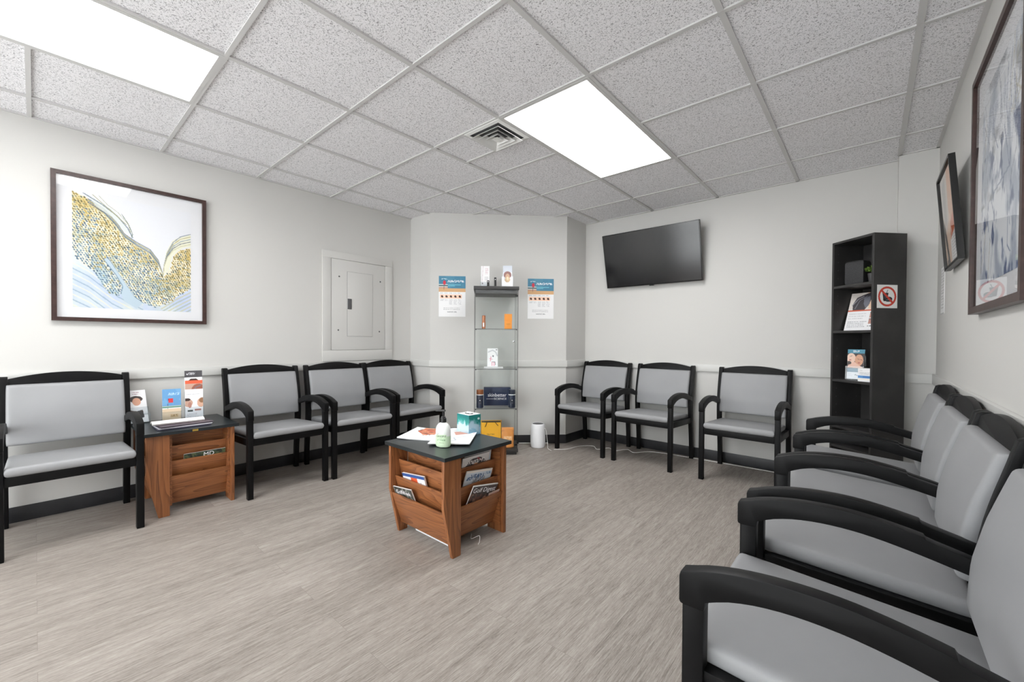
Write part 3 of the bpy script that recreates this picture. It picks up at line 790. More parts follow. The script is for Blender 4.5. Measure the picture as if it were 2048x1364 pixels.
# ------------------------------------------------------------------ posters beside the cabinet
def poster(label, s0, ztop, arch):
    cv = Canvas(.279, .426, .0024, (236, 236, 237))
    cv.rect(0, 0, 1, .30, (62, 128, 158)); n_ = cv.noise(5, 4, 2)
    cv.put(((cv.y < .30) & (n_ > .5)), (82, 146, 172), .5)
    cv.rect(0, .305, 1, .39, (214, 170, 122)); cv.rect(0, .385, 1, .395, (236, 214, 190))
    cv.rect(0, .20, .33, .225, (206, 220, 220)).rect(0, .225, .33, .25, (52, 84, 92)).rect(0, .25, .33, .275, (214, 214, 204)).rect(0, .275, .33, .305, (196, 150, 130))
    cv.ell(.21, .165, .055, .055, (206, 34, 60)); cv.line([(.2, .2), (.19, .33)], .006, (90, 60, 60))
    cv.glyphs(.32, .105, .95, .045, (242, 246, 250), 14, 5, .006); cv.glyphs(.10, .06, .32, .022, (206, 232, 240), 5, 8, .005)
    cv.rect(.34, .205, .82, .225, (120, 202, 220), .9).rect(.34, .235, .6, .252, (120, 202, 220), .8)
    for k in range(5):
        x = .12+.165*k; cv.rect(x-.075, .455, x+.078, .55, (248, 206, 178)); cv.ell(x, .5, .038, .026, (72, 34, 20)); cv.ell(x+.02, .51, .03, .02, (50, 26, 18))
        cv.words(x-.07, .415, x+.06, 1, .02, .014, (120, 120, 124), .7, k); cv.words(x-.06, .575, x+.07, 2 if k < 2 else 6, .022, .011, (160, 160, 166), .7, k+9)
    cv.words(.18, .78, .82, 2, .035, .015, (120, 120, 126), .75, 31, .1); cv.glyphs(.32, .87, .68, .025, (110, 112, 118), 9, 33, .005)
    u = (s0+.1395)/math.sqrt(2)
    o = printed('poster', cv, .0006, loc=(C2[0]+u, C2[1]+u-.0006, ztop-.426), rot=(0, 0, D2(45)))
    tag(o, label, 'poster', 'beach header posters on the corner wall')
poster('paper poster with blue beach header taped left of the glass cabinet', .088, 1.775, 0)
poster('paper poster with blue beach header taped right of the glass cabinet', 1.026, 1.762, 1)
# ------------------------------------------------------------------ glass display cabinet
KX, KY = -2.854, 2.736
t = thing('display_cabinet', 'tall narrow glass display cabinet with black top and base in the corner', 'cabinet', (KX, KY, 0), D2(45))
CW, CD = .43, .365
boxes('cabinet_base', [(0, CW, 0, CD, .028, .056)], 'black_board', t, .002)
boxes('plinth', [(.015, CW-.015, .02, CD-.01, 0, .028)], 'black_board', t)
boxes('top_board', [(-.002, CW+.002, -.002, CD, 1.588, 1.620)], 'black_board', t, .002)
boxes('light_housing', [(.012, CW-.012, .012, CD-.012, 1.550, 1.588)], 'grille', t, .002)
for n_, b in (('glass_side', (.008, .013, .010, CD-.008, .056, 1.55)), ('glass_side', (CW-.013, CW-.008, .010, CD-.008, .056, 1.55)), ('glass_back', (.014, CW-.014, CD-.012, CD-.007, .056, 1.55)), ('glass_door', (.012, CW-.012, .002, .007, .060, 1.584))):
    boxes(n_, [b], 'pane_glass', t)
for x in (.006, CW-.010):
    for y in (.003, CD-.008): boxes('edge_strip', [(x, x+.004, y, y+.005, .056, 1.588)], 'dark_hardware', t)
for z in (.447, .829, 1.214):
    s_ = boxes('glass_shelf', [(.014, CW-.014, .012, CD-.014, z-.005, z)], 'pane_glass', t)
    boxes('shelf_edge', [(.014, CW-.014, .0095, .0115, z-.005, z)], 'grille', s_)
    for x in (.016, CW-.026): boxes('shelf_clip', [(x, x+.010, .012, .022, z-.012, z-.0055)], 'dark_hardware', s_)
for z in (1.53, .10): boxes('hinge', [(CW-.034, CW-.010, -.004, .0015, z-.008, z+.008)], 'dark_hardware', t, .001)
lathe('door_knob', [(0, 0), (.004, 0), (.004, .008), (.009, .012), (.009, .018), (0, .020)], 'chrome', t, 16, loc=(CW-.048, .001, 1.094), rot=(D2(90), 0, 0))
def cab(u, v, z):
    s = math.sqrt(.5); return (KX+(u-v)*s, KY+(u+v)*s, z)
def acrylic(parent, W_, D_, H_, hf, name='holder_shell'):
    bm = bmesh.new(); q = .002
    for b in ((-W_/2, W_/2, D_-q, D_, 0, H_), (-W_/2, -W_/2+q, 0, D_-q, 0, hf), (W_/2-q, W_/2, 0, D_-q, 0, hf), (-W_/2+q, W_/2-q, 0, q, 0, hf), (-W_/2+q, W_/2-q, q, D_-q, 0, q)): bm_box(bm, *b)
    return finish(name, bm, 'acrylic', parent)

# items on top of the cabinet
def folded_stand(label, u, v):
    cv = Canvas(.085, .225, .0024, (236, 235, 236)); cv.words(.5, .1, .9, 6, .05, .02, (190, 130, 140), .7, 3); cv.line([(.25, 0), (.1, 1)], .02, (206, 190, 196)); cv.words(.45, .5, .9, 4, .05, .02, (150, 150, 155), .8, 5); cv.ell(.2, .8, .08, .03, (130, 130, 134))
    o = thing('card_holder', label, 'holder', cab(u, v, 1.62), D2(42))
    printed('card', cv, .002, o, loc=(0, .028, .004), rot=(D2(-9), 0, 0))
    acrylic(o, .095, .055, .12, .06)
folded_stand('clear stand with white folded cards at the left on top of the glass cabinet', .105, .15)
for u, h, l in ((.135, .065, 'short dark upright pen case on the glass cabinet beside the white cards'), (.205, .095, 'thin tall black remote standing upright in the middle on top of the cabinet')):
    o = thing('remote_control', l, 'remote', cab(u, .08, 1.62), D2(40))
    b = boxes('casing', [(-.011, .011, 0, .010, 0, h)], 'black_plastic', o, .002)
    boxes('button', [(-.004, .004, -.001, .0005, h*.75, h*.75+.007)], 'ink_white', o)
o = thing('brochure_holder', 'white brochure holder at the right on top of the glass cabinet', 'holder', cab(.325, .12, 1.62), D2(40))
cv = Canvas(.092, .22, .0024, (226, 228, 236)); cv.rect(0, 0, 1, .3, (206, 212, 222)); cv.ell(.5, .42, .42, .16, (150, 110, 104)); cv.ell(.5, .52, .24, .16, (206, 168, 142)); cv.ell(.5, .66, .3, .14, (222, 196, 160)); cv.ell(.5, .58, .07, .09, (236, 220, 190))
printed('brochure', cv, .008, o, loc=(0, .040, .006), rot=(D2(-4), 0, 0), back=(40, 40, 44))
prism('pocket', [(-.055, 0), (.055, 0), (.055, .105), (.036, .105), (.030, .075), (.012, .055), (-.012, .055), (-.030, .075), (-.036, .105), (-.055, .105)], 0, .003, 'white_plastic', o, axis='y')
boxes('pocket_back', [(-.055, .055, .045, .048, 0, .12), (-.055, -.052, .003, .045, 0, .10), (.052, .055, .003, .045, 0, .10), (-.052, .052, .003, .045, 0, .004)], 'white_plastic', o)

# items on the shelves
o = thing('spray_bottle', 'slim bronze product bottle on the top glass shelf of the cabinet', 'bottle', cab(.095, .12, 1.2145))
lathe('bottle_body', [(0, 0), (.017, 0), (.018, .004), (.018, .078), (.015, .082), (0, .082)], 'bronze', o, 20)
lathe('cap', [(.0, .082), (.0165, .083), (.017, .087), (.017, .128), (.014, .132), (0, .132)], 'bronze', o, 20)
boxes('label_strip', [(-.006, .006, -.0186, -.0178, .02, .06)], 'ink_white', o, rot=(0, 0, D2(40)))
o = thing('carton', 'bright orange product carton at the right of the top glass shelf', 'box', cab(.335, .12, 1.2145), D2(45))
boxes('carton_body', [(-.036, .036, -.018, .018, 0, .078)], 'orange_box', o, .001)
boxes('carton_lid', [(-.037, .037, -.019, .019, .0785, .148)], 'orange_box', o, .001)
cv = Canvas(.05, .04, .002, (242, 156, 56)); cv.glyphs(.1, .2, .9, .2, (178, 104, 30), 6, 4, .02); cv.words(.2, .6, .8, 2, .2, .08, (190, 112, 36), .7, 2)
printed('print', cv, .0006, o, back=(242, 150, 48), loc=(0, -.0181, .022))
o = thing('display_card', 'white card with pink drawing standing on the second glass shelf', 'card', cab(.185, .20, .8295), D2(43))
cv = Canvas(.105, .185, .002, (242, 242, 244)); cv.line([(.1, .2), (.5, .1), (.8, .2), (.95, .4)], .06, (190, 192, 198), .7); cv.line([(.35, .45), (.3, .7)], .03, (226, 130, 156)); cv.line([(.2, .55), (.5, .6)], .02, (226, 130, 156))
cv.rect(.42, .72, .7, .95, (226, 140, 166)).rect(.47, .76, .65, .95, (246, 226, 232)); cv.ell(.55, .42, .07, .05, (110, 110, 118)); cv.rect(.8, .05, .95, .1, (140, 140, 146)); cv.line([(.5, .74), (.74, .74), (.78, .9)], .025, (120, 120, 126))
printed('card_sheet', cv, .003, o, loc=(0, 0, .008), rot=(D2(-7), 0, 0))
boxes('tray', [(-.085, .105, -.06, .045, 0, .007)], 'white_plastic', o, .002)
# third shelf (at .447)
SZ = .4475
o = thing('carton', 'navy blue carton with white skinbetter science lettering on the third glass shelf', 'box', cab(.235, .20, SZ), D2(45))
boxes('carton_body', [(-.135, .135, 0, .09, 0, .178)], 'navy', o, .0015)
text('lettering', 'skinbetter', .050, 'ink_white', o, (-.002, -.0006, .105), sx=.92)
text('lettering', 'SCIENCE', .026, 'ink_white', o, (.03, -.0006, .067), sx=1.25)
boxes('lettering_rule', [(-.11, -.035, -.0006, 0, .066, .069)], 'ink_white', o)
def jar(label, u, capm, bodym):
    o = thing('product_jar', label, 'jar', cab(u, .07, SZ), D2(45), 'jars on the third glass shelf')
    lathe('jar_body', [(0, 0), (.031, 0), (.034, .004), (.034, .118), (.030, .124), (.0, .124)], bodym, o, 24)
    lathe('band', [(0, .124), (.0355, .1245), (.0355, .132), (0, .1325)], 'ink_white', o, 24)
    lathe('lid', [(0, .1325), (.033, .133), (.034, .136), (.034, .172), (.031, .176), (0, .176)], capm, o, 24)
    cv = Canvas(.03, .05, .0022, (30, 36, 54)); cv.ell(.5, .3, .12, .1, (230, 230, 236)); cv.words(.1, .75, .9, 2, .12, .05, (180, 182, 190), .7, 2)
    printed('jar_label', cv, .001, o, loc=(0, -.0342, .04), back=(30, 36, 54))
jar('dark jar with amber lid at the left of the third glass shelf', .062, 'amber_jar', 'navy_cap')
jar('dark jar with dark lid at the right of the third glass shelf', .372, 'navy_cap', 'navy_cap')
# bottom of the cabinet
o = thing('gift_bag', 'yellow paper gift bag with dark cord handle on the cabinet floor', 'bag', cab(.175, .205, .0565), D2(45))
bm = bmesh.new(); bm_prism(bm, [(-.095, -.04), (.095, -.04), (.105, .04), (-.105, .04)], 0, .235, 'z')
finish('bag_body', bm, 'yellow_paper', o)
boxes('rim', [(-.0955, .0955, -.0415, .0, .228, .237)], 'ink_dark', o)
tube('handle', [(-.045, -.043, .228), (-.052, -.047, .205), (-.062, -.046, .185)], .003, 'ink_dark', o)
tube('handle', [(.04, -.043, .228), (.055, -.047, .21), (.068, -.046, .196)], .003, 'ink_dark', o)
cv = Canvas(.08, .022, .0016, (252, 188, 48)); cv.glyphs(.03, .15, .97, .7, (120, 92, 30), 8, 12, .012)
printed('lettering', cv, .0005, o, back=(252, 186, 44), loc=(-.005, -.0402, .098))
o = thing('foil_pouch', 'amber stand-up pouch at the right of the cabinet floor', 'pouch', cab(.335, .085, .0565), D2(42))
bm = bmesh.new(); N = 14; ring = []
for k in range(N+1):
    z = .195*k/N; d_ = .026*(1-(k/N)**1.6)+.002; w2 = .060+.004*math.sin(k*1.7)*.4
    ring.append([bm.verts.new((w2*math.cos(a_)*1.0, d_*math.sin(a_)+.002*math.sin(7*a_+k), z)) for a_ in [2*math.pi*i/28 for i in range(28)]])
for a_, b_ in zip(ring, ring[1:]):
    for i in range(28): bm.faces.new([a_[i], a_[(i+1) % 28], b_[(i+1) % 28], b_[i]])
bm.faces.new(ring[0][::-1]); bm.faces.new(ring[-1])
finish('pouch_body', bm, 'kraft_amber', o, smooth='all')
boxes('seal_strip', [(-.058, .058, -.007, .004, .160, .165)], 'bronze', o, .001)
cv = Canvas(.09, .05, .002, (236, 170, 104)); cv.glyphs(.08, .15, .9, .4, (250, 214, 170), 6, 22, .02); cv.words(.1, .7, .9, 1, .2, .1, (250, 214, 170), .8, 3)
printed('pouch_label', cv, .001, o, back=(230, 160, 90), loc=(0, -.0275, .065), rot=(D2(-6), 0, 0))

# ------------------------------------------------------------------ air purifier and cords
o = thing('air_purifier', 'small white cylindrical air purifier on the floor beside the glass cabinet', 'air purifier', (-2.600, 3.420, 0))
lathe('body', [(0, 0), (.066, 0), (.072, .004), (.077, .03), (.078, .10), (.076, .17), (.071, .225), (.066, .238), (.060, .243), (.056, .240)], 'white_plastic', o, 40)
lathe('top_grille', [(0, .236), (.058, .237), (.058, .2405), (.05, .2415), (.0, .2415)], 'grille', o, 32)
tube('power_cord', [(.070, .022, .20), (.085, .03, .17), (.09, .035, .10), (.105, .03, .03), (.13, .0, .004), (.20, -.04, .003)], .0025, 'cord_white', o)
tag(tube('floor_cord', [(-2.405, 3.43, .004), (-2.32, 3.52, .004), (-2.28, 3.72, .004), (-2.18, 3.82, .004), (-2.08, 3.73, .004), (-2.02, 3.86, .004), (-1.93, 3.80, .004), (-1.85, 3.93, .004), (-1.75, 3.87, .004), (-1.62, 4.02, .004), (-1.3, 4.06, .004), (-.9, 4.075, .004), (-.3, 4.09, .004)], .003, 'cord_white'), 'white cord trailing along the floor under the chairs below the television', 'cord')
tag(tube('wall_cord', [(-2.82, 3.372, .008), (-2.72, 3.472, .008), (-2.66, 3.532, .006), (-2.60, 3.598, .006)], .005, 'cord_white'), 'white cable lying along the base between the cabinet and the air purifier', 'cord')
tag(tube('table_cord', [(-1.70, 1.62, .003), (-1.66, 1.58, .003), (-1.63, 1.585, .02), (-1.615, 1.60, .025), (-1.60, 1.585, .004), (-1.585, 1.56, .003)], .002, 'cord_white'), 'short loose white cord under the middle magazine table', 'cord')
tag(boxes('power_strip', [(-1.98, -1.66, 1.44, 1.50, .001, .03)], 'white_plastic', None, .003), 'white power strip on the floor under the middle magazine table', 'power strip')

# ------------------------------------------------------------------ black bookcase
FLx, FLy, TH_ = -.226, 3.926, D2(-43.38)
BK = thing('bookcase', 'tall narrow black bookcase standing diagonally in the right corner', 'bookcase', (FLx, FLy, 0), TH_)
BW, BD, BH = .325, .245, 1.845
for x in (0, BW-.016): boxes('side_panel', [(x, x+.016, 0, BD, 0, BH)], 'black_board', BK, .0008)
boxes('top_panel', [(.016, BW-.016, 0, BD, BH-.016, BH)], 'black_board', BK, .0008)
boxes('back_panel', [(.016, BW-.016, BD-.006, BD, .05, BH-.016)], 'black_board', BK)
boxes('toe_kick', [(.016, BW-.016, .01, .024, 0, .06)], 'black_board', BK)
for z in (1.519, 1.189, .831, .489, .345, .076): boxes('shelf', [(.0165, BW-.0165, .001, BD-.007, z-.018, z)], 'black_board', BK, .0008)
for z in (1.76, 1.70, 1.64, 1.58, 1.45, 1.39, 1.33, 1.12, 1.06, 1.0, .76, .70, .64, .58, .43):
    for y in (.035, .20): lathe('pin_hole', [(0, 0), (.0032, 0), (.0032, .0012), (0, .0013)], 'grille', BK, 8, loc=(.0158, y, z), rot=(0, D2(90), 0))
def bks(u, v, z):
    c, s = math.cos(TH_), math.sin(TH_); return (FLx+u*c-v*s, FLy+u*s+v*c, z)
# no food sign
cv = Canvas(.152, .157, .0017, (238, 238, 236))
cv.rect(.30, .36, .52, .66, (30, 30, 34)).poly([(.26, .34), (.56, .34), (.50, .70), (.32, .70)], (28, 28, 32)).line([(.46, .36), (.52, .22)], .012, (40, 60, 90))
cv.ell(.60, .60, .15, .09, (40, 36, 40)).rect(.45, .58, .75, .72, (30, 30, 34)).rect(.44, .64, .76, .66, (120, 160, 180)).words(.36, .5, .5, 2, .05, .02, (130, 170, 190), .8, 2)
cv.ring(.5, .5, .355, .445, (206, 66, 48)); cv.line([(.22, .24), (.78, .78)], .045, (206, 66, 48))
tag(printed('no_food_sign', cv, .0008, loc=bks(BW+.0004, .101, 1.337), rot=(0, 0, TH_+D2(90))), 'white no food or drink sticker with red ring on the side of the bookcase', 'sign')
# speaker, plant
o = thing('speaker', 'dark fabric wireless speaker on the top shelf of the bookcase', 'speaker', bks(.105, .105, 1.5192), TH_+D2(20))
boxes('cabinet_shell', [(-.060, .060, -.055, .055, .004, .170)], 'speaker_cloth', o, .016)
boxes('top_plate', [(-.052, .052, -.047, .047, .170, .173)], 'black_plastic', o, .001)
boxes('foot', [(-.045, .045, -.04, .04, 0, .004)], 'black_plastic', o)
o = thing('potted_plant', 'small green leafy plant in a dark pot on the bookcase top shelf', 'plant', bks(.232, .10, 1.5192))
lathe('pot', [(0, 0), (.026, 0), (.034, .062), (.034, .068), (.030, .068), (.030, .06), (0, .058)], 'pot', o, 24)
bm = bmesh.new()
for k in range(150):
    a_ = rng.random()*6.283; r_ = .05*rng.random()**.5; z = .085+.06*rng.random()*(1-r_/.07); c = Vector((r_*math.cos(a_), r_*math.sin(a_), z))
    d = Vector((math.cos(a_), math.sin(a_), rng.uniform(-.3, .8))).normalized(); sd = d.cross(Vector((0, 0, 1))).normalized(); up = d.cross(sd)
    l, w_ = .017, .0065
    v = [c-d*l*.5, c+sd*w_-d*.1*l+up*.0012, c+d*l*.6, c-sd*w_-d*.1*l+up*.0012]
    vs = [bm.verts.new(p) for p in v]; bm.faces.new(vs)
    v2 = [bm.verts.new(p+up*.0006) for p in v]; bm.faces.new(v2[::-1])
finish('foliage', bm, 'leaf', o)
bm = bmesh.new()
for k in range(9):
    a_ = k*.7; tip = Vector((.03*math.cos(a_), .03*math.sin(a_), .11))
    r0 = [bm.verts.new((.0015*math.cos(q), .0015*math.sin(q), .055)) for q in (0, 2.1, 4.2)]; r1 = [bm.verts.new(tip+Vector((.001*math.cos(q), .001*math.sin(q), 0))) for q in (0, 2.1, 4.2)]
    for i in range(3): bm.faces.new([r0[i], r0[(i+1) % 3], r1[(i+1) % 3], r1[i]])
finish('stems', bm, 'leaf', o)
# leaning flyer
cv = Canvas(.215, .29, .0025, (240, 240, 242)); cv.rect(0, 0, 1, .49, (226, 218, 212))
cv.poly([(.5, 0), (1, 0), (1, .46), (.62, .44), (.55, .2)], (232, 200, 172)); cv.poly([(.10, .30), (.2, .12), (.42, .05), (.6, 0), (.84, 0), (.66, .14), (.60, .34), (.5, .46), (.14, .46)], (62, 58, 64)); cv.poly([(.42, .14), (.6, .10), (.62, .3), (.52, .42), (.44, .3)], (110, 112, 124))
cv.line([(.1, .32), (.25, .16), (.4, .1)], .015, (150, 148, 156)); cv.line([(.2, .42), (.3, .2), (.5, .1)], .008, (140, 140, 150)); cv.ell(.70, .25, .07, .055, (236, 206, 180)); cv.line([(.68, .22), (.74, .24), (.72, .29)], .01, (190, 140, 116)); cv.ell(.93, .06, .05, .02, (60, 40, 40))
cv.rect(0, .46, 1, .49, (206, 92, 60)); cv.words(.06, .55, .62, 3, .06, .02, (170, 170, 176), .7, 5); cv.words(.06, .76, .66, 4, .045, .016, (120, 120, 130), .8, 7)
cv.rect(.70, .53, .96, .67, (196, 140, 124)).rect(.70, .53, .96, .565, (110, 90, 86)).rect(.70, .69, .96, .83, (186, 136, 124)).rect(.70, .69, .96, .72, (120, 96, 90)); cv.words(.68, .87, .85, 1, .1, .03, (80, 84, 80), .8, 2); cv.ell(.93, .92, .04, .03, (130, 160, 96))
o = printed('flyer', cv, .002, loc=bks(.140, .092, 1.1895), rot=(D2(-17), 0, TH_+D2(12)))
tag(o, 'skin care flyer with dark haired head leaning on the second bookcase shelf', 'flyer')
cv = Canvas(.05, .12, .003, (238, 238, 240))
tag(printed('leaflet', cv, .012, loc=bks(.276, .08, 1.1895), rot=(D2(-14), 0, TH_)), 'narrow white leaflets beside the leaning flyer on the second bookcase shelf', 'leaflet')
# brochure holder and small carton
o = thing('brochure_holder', 'clear holder with brochures of two faces on the third bookcase shelf', 'holder', bks(.125, .070, .8312), TH_+D2(30))
cv = Canvas(.099, .215, .002, (240, 240, 243)); cv.rect(0, 0, 1, .14, (62, 140, 166)); cv.glyphs(.32, .04, .7, .05, (230, 240, 244), 3, 6, .015); cv.rect(0, .14, 1, .64, (44, 34, 36))
cv.ell(.22, .30, .26, .17, (236, 200, 180)); cv.ell(.68, .36, .24, .19, (216, 160, 128)); cv.poly([(0, .62), (.1, .48), (.42, .42), (.6, .5), (1, .64)], (232, 188, 168)); cv.line([(.15, .24), (.27, .22)], .015, (90, 50, 46)); cv.ell(.16, .36, .07, .022, (190, 110, 104)); cv.line([(.6, .32), (.7, .34)], .015, (80, 46, 40)); cv.line([(.78, .34), (.86, .36)], .015, (80, 46, 40)); cv.ell(.68, .45, .07, .02, (180, 90, 84)); cv.ell(.1, .46, .14, .06, (60, 50, 50))
cv.rect(0, .64, 1, .77, (52, 116, 144)); cv.words(.1, .67, .9, 2, .04, .015, (110, 160, 180), .8, 4); cv.words(.06, .82, .34, 2, .05, .02, (190, 180, 196), .7, 3); cv.glyphs(.45, .84, .9, .05, (110, 120, 130), 4, 9, .012)
printed('brochure', cv, .012, o, loc=(0, .030, .006), rot=(D2(-6), 0, 0), back=(230, 232, 236))
acrylic(o, .108, .045, .19, .10)
o = thing('carton', 'low white carton with blue band at the right of the third bookcase shelf', 'box', bks(.247, .060, .8312), TH_+D2(14))
cv = Canvas(.098, .092, .0022, (242, 242, 243)); cv.rect(0, .56, 1, .74, (96, 150, 206)); cv.rect(.3, .58, .8, .72, (60, 110, 176), .6); cv.words(.1, .3, .85, 3, .07, .025, (90, 96, 110), .8, 3); cv.words(.1, .16, .3, 1, .1, .03, (120, 124, 130), .8, 2); cv.rect(0, .8, 1, .86, (246, 236, 220))
printed('carton_body', cv, .07, o, loc=(0, .035, 0))

# ------------------------------------------------------------------ things on the middle table
TZ = .5275
o = thing('soap_bottle', 'clear plastic pump bottle of pale green gel on the middle table', 'bottle', (-1.737, 1.442, TZ), D2(25))
BP = [(0, 0), (.030, 0), (.038, .003), (.042, .010), (.043, .020), (.043, .062), (.0428, .0621), (.0425, .085), (.041, .100), (.036, .114), (.027, .125), (.017, .131), (.014, .134), (0, .134)]
lathe('bottle_body', BP, ['frosted', 'green_liquid'], o, 40, sx=1, sy=.66, mi=[1, 1, 1, 1, 1, 0, 0, 0, 0, 0, 0, 0, 0, 0])
lathe('collar', [(0, .133), (.0165, .1335), (.0165, .153), (.013, .157), (.011, .163), (.0, .163)], 'black_plastic', o, 24)
lathe('pump_stem', [(0, .16), (.004, .161), (.004, .192), (.0, .193)], 'black_plastic', o, 12)
prism('nozzle', [(-.008, .190), (.010, .190), (.012, .196), (.008, .201), (-.006, .200), (-.046, .196), (-.047, .190)], -.006, .006, 'black_plastic', o, axis='y', bevel=.0015)
def curved_label(name, cv, R, sy, z0, par, m='print'):
    ob = printed(name, cv, .0004, par, m)
    for v in ob.data.vertices:
        a_ = v.co.x/R*1.0; rr = R+.0006-(v.co.y+.0004)*.5
        v.co.x, v.co.y, v.co.z = rr*math.sin(a_), -rr*sy*math.cos(a_)-.0006, v.co.z+z0
    return ob
cv = Canvas(.062, .062, .0013, (224, 232, 222)); cv.c[:] = np.where((cv.y < .18)[..., None], np.array([226, 230, 226.]), np.array([198, 222, 188.]))
cv.words(.02, .08, .3, 2, .1, .05, (90, 100, 84), .8, 3); cv.glyphs(.02, .26, .95, .13, (64, 78, 58), 12, 4, .012); cv.words(.05, .45, .7, 1, .1, .04, (120, 134, 110), .8, 3); cv.glyphs(.08, .58, .92, .12, (120, 160, 116), 9, 14, .014); cv.words(.35, .86, .9, 1, .1, .05, (120, 140, 112), .8, 4)
curved_label('bottle_label', cv, .043, .66, .020, o)
o = thing('tissue_box', 'cube tissue box with teal and white watercolour print on the middle table', 'box', (-1.873, 1.758, TZ), D2(-4))
cv = Canvas(.114, .122, .0024, (190, 214, 224)); n_ = cv.noise(4, 3, 5)
cv.put(np.clip((.52-cv.y+(n_-.5)*.5)*6, 0, 1), (38, 140, 132)); cv.put(np.clip((.28-cv.y+(n_-.5)*.5)*6, 0, 1), (32, 112, 116), .7); cv.put(np.clip((cv.y-.78+(n_-.5)*.6)*5, 0, 1), (150, 190, 214), .8)
tb = boxes('box_body', [(-.0565, .0565, -.0465, .0465, 0, .1225)], 'white_paper', o, .001)
printed('printed_side', cv, .0005, o, loc=(0, -.0465, 0), back=(60, 150, 150))
cv2 = Canvas(.094, .122, .0024, (176, 206, 222)); n_ = cv2.noise(3, 4, 9)
cv2.put(np.clip((.60-cv2.y-.25*(1-cv2.x)+(n_-.5)*.5)*6, 0, 1), (30, 128, 124)); cv2.put(np.clip((cv2.y-.7+(n_-.5)*.8)*5, 0, 1), (110, 166, 196), .7); cv2.ell(.82, .22, .1, .06, (210, 236, 236))
printed('printed_side', cv2, .0005, o, loc=(.0565, 0, 0), rot=(0, 0, D2(90)), back=(60, 150, 150))
printed('printed_side', cv2, .0005, o, loc=(-.0565, 0, 0), rot=(0, 0, D2(-90)), back=(60, 150, 150))
lathe('opening', [(0, .1226), (.034, .1227), (.034, .1236), (0, .1237)], 'laminate_edge', o, 28, sx=1, sy=.62)
bm = bmesh.new(); bm_lathe(bm, [(0, .1238), (.020, .1245), (.022, .128), (.012, .133), (.0, .131)], 18, sx=1.2, sy=.5)
for v in bm.verts: v.co.z += .002*math.sin(v.co.x*260)
finish('tissue_sheet', bm, 'tissue', o, smooth='all')

def flat_mag(name, label, cv, loc, rz, T, cat='magazine', group=None, curl=.0, back=(235, 235, 236)):
    # lying flat, printed side up: tilt so that local -y faces up; the top edge of the page points to local +y
    def sag(u, v): return -curl*(abs(u-.5)*2)**3*.6-curl*.4*v*v
    o = printed(name, cv, T, sag=sag if curl else None, back=back)
    o.rotation_euler = (D2(-90), 0, rz)
    o.location = loc
    tag(o, label, cat, group); return o
def mag_loc(cx, cy, H_, rz):  # origin is the bottom centre of the sheet
    return (cx-(-math.sin(rz))*H_/2, cy-math.cos(rz)*H_/2)
cv = Canvas(.40, .27, .0034, (243, 243, 245)); cv.rect(.498, 0, .502, 1, (190, 190, 194)); cv.poly([(.16, .0), (.42, .0), (.44, .5), (.30, .62), (.12, .35)], (196, 96, 66)); n_ = cv.noise(10, 8, 4); cv.put(((n_ > .55) & cv.inside([(.14, .0), (.44, .0), (.46, .55), (.3, .66), (.1, .35)])), (226, 170, 130), .8); cv.put(((n_ < .42) & cv.inside([(.14, .0), (.44, .0), (.46, .55), (.3, .66), (.1, .35)])), (110, 70, 52), .8)
cv.words(.04, .70, .45, 6, .045, .014, (170, 170, 176), .7, 5); cv.poly([(.52, .5), (.64, .2), (.72, .3), (.62, .6)], (80, 84, 130)); cv.words(.55, .65, .95, 5, .05, .016, (170, 170, 178), .7, 8); cv.line([(.7, .2), (.85, .4), (.95, .3)], .008, (190, 200, 206))
rz = D2(28); x_, y_ = mag_loc(-1.955, 1.585, .27, rz)
flat_mag('open_magazine', 'open magazine with red food photo lying at the left of the middle table', cv, (x_, y_, TZ+.0002), rz, .006, curl=.010)
cv = Canvas(.36, .23, .0034, (243, 243, 244)); cv.poly([(.1, .25), (.3, .15), (.42, .5), (.2, .6)], (214, 150, 130)); cv.line([(.5, .15), (.6, .5), (.75, .4), (.9, .6)], .010, (176, 186, 196)); cv.line([(.45, .8), (.6, .65), (.8, .75)], .012, (196, 160, 140)); cv.words(.55, .8, .95, 3, .05, .016, (180, 180, 186), .7, 8); cv.rect(.04, .05, .3, .08, (190, 110, 120), .6)
rz = D2(-52); x_, y_ = mag_loc(-1.835, 1.610, .23, rz)
flat_mag('open_magazine', 'open magazine with pale pages lying partly under the tissue box on the middle table', cv, (x_, y_, TZ+.0065), rz, .005, curl=.004)
o = thing('coaster', 'round black and white dish on the middle table beside the tissue box', 'dish', (-1.99, 1.745, TZ))
lathe('dish', [(0, 0), (.040, 0), (.048, .006), (.050, .010), (.046, .009), (.0, .005)], 'black_plastic', o, 28)
lathe('insert', [(0, .0052), (.040, .0088), (.0, .0095)], 'white_plastic', o, 28)

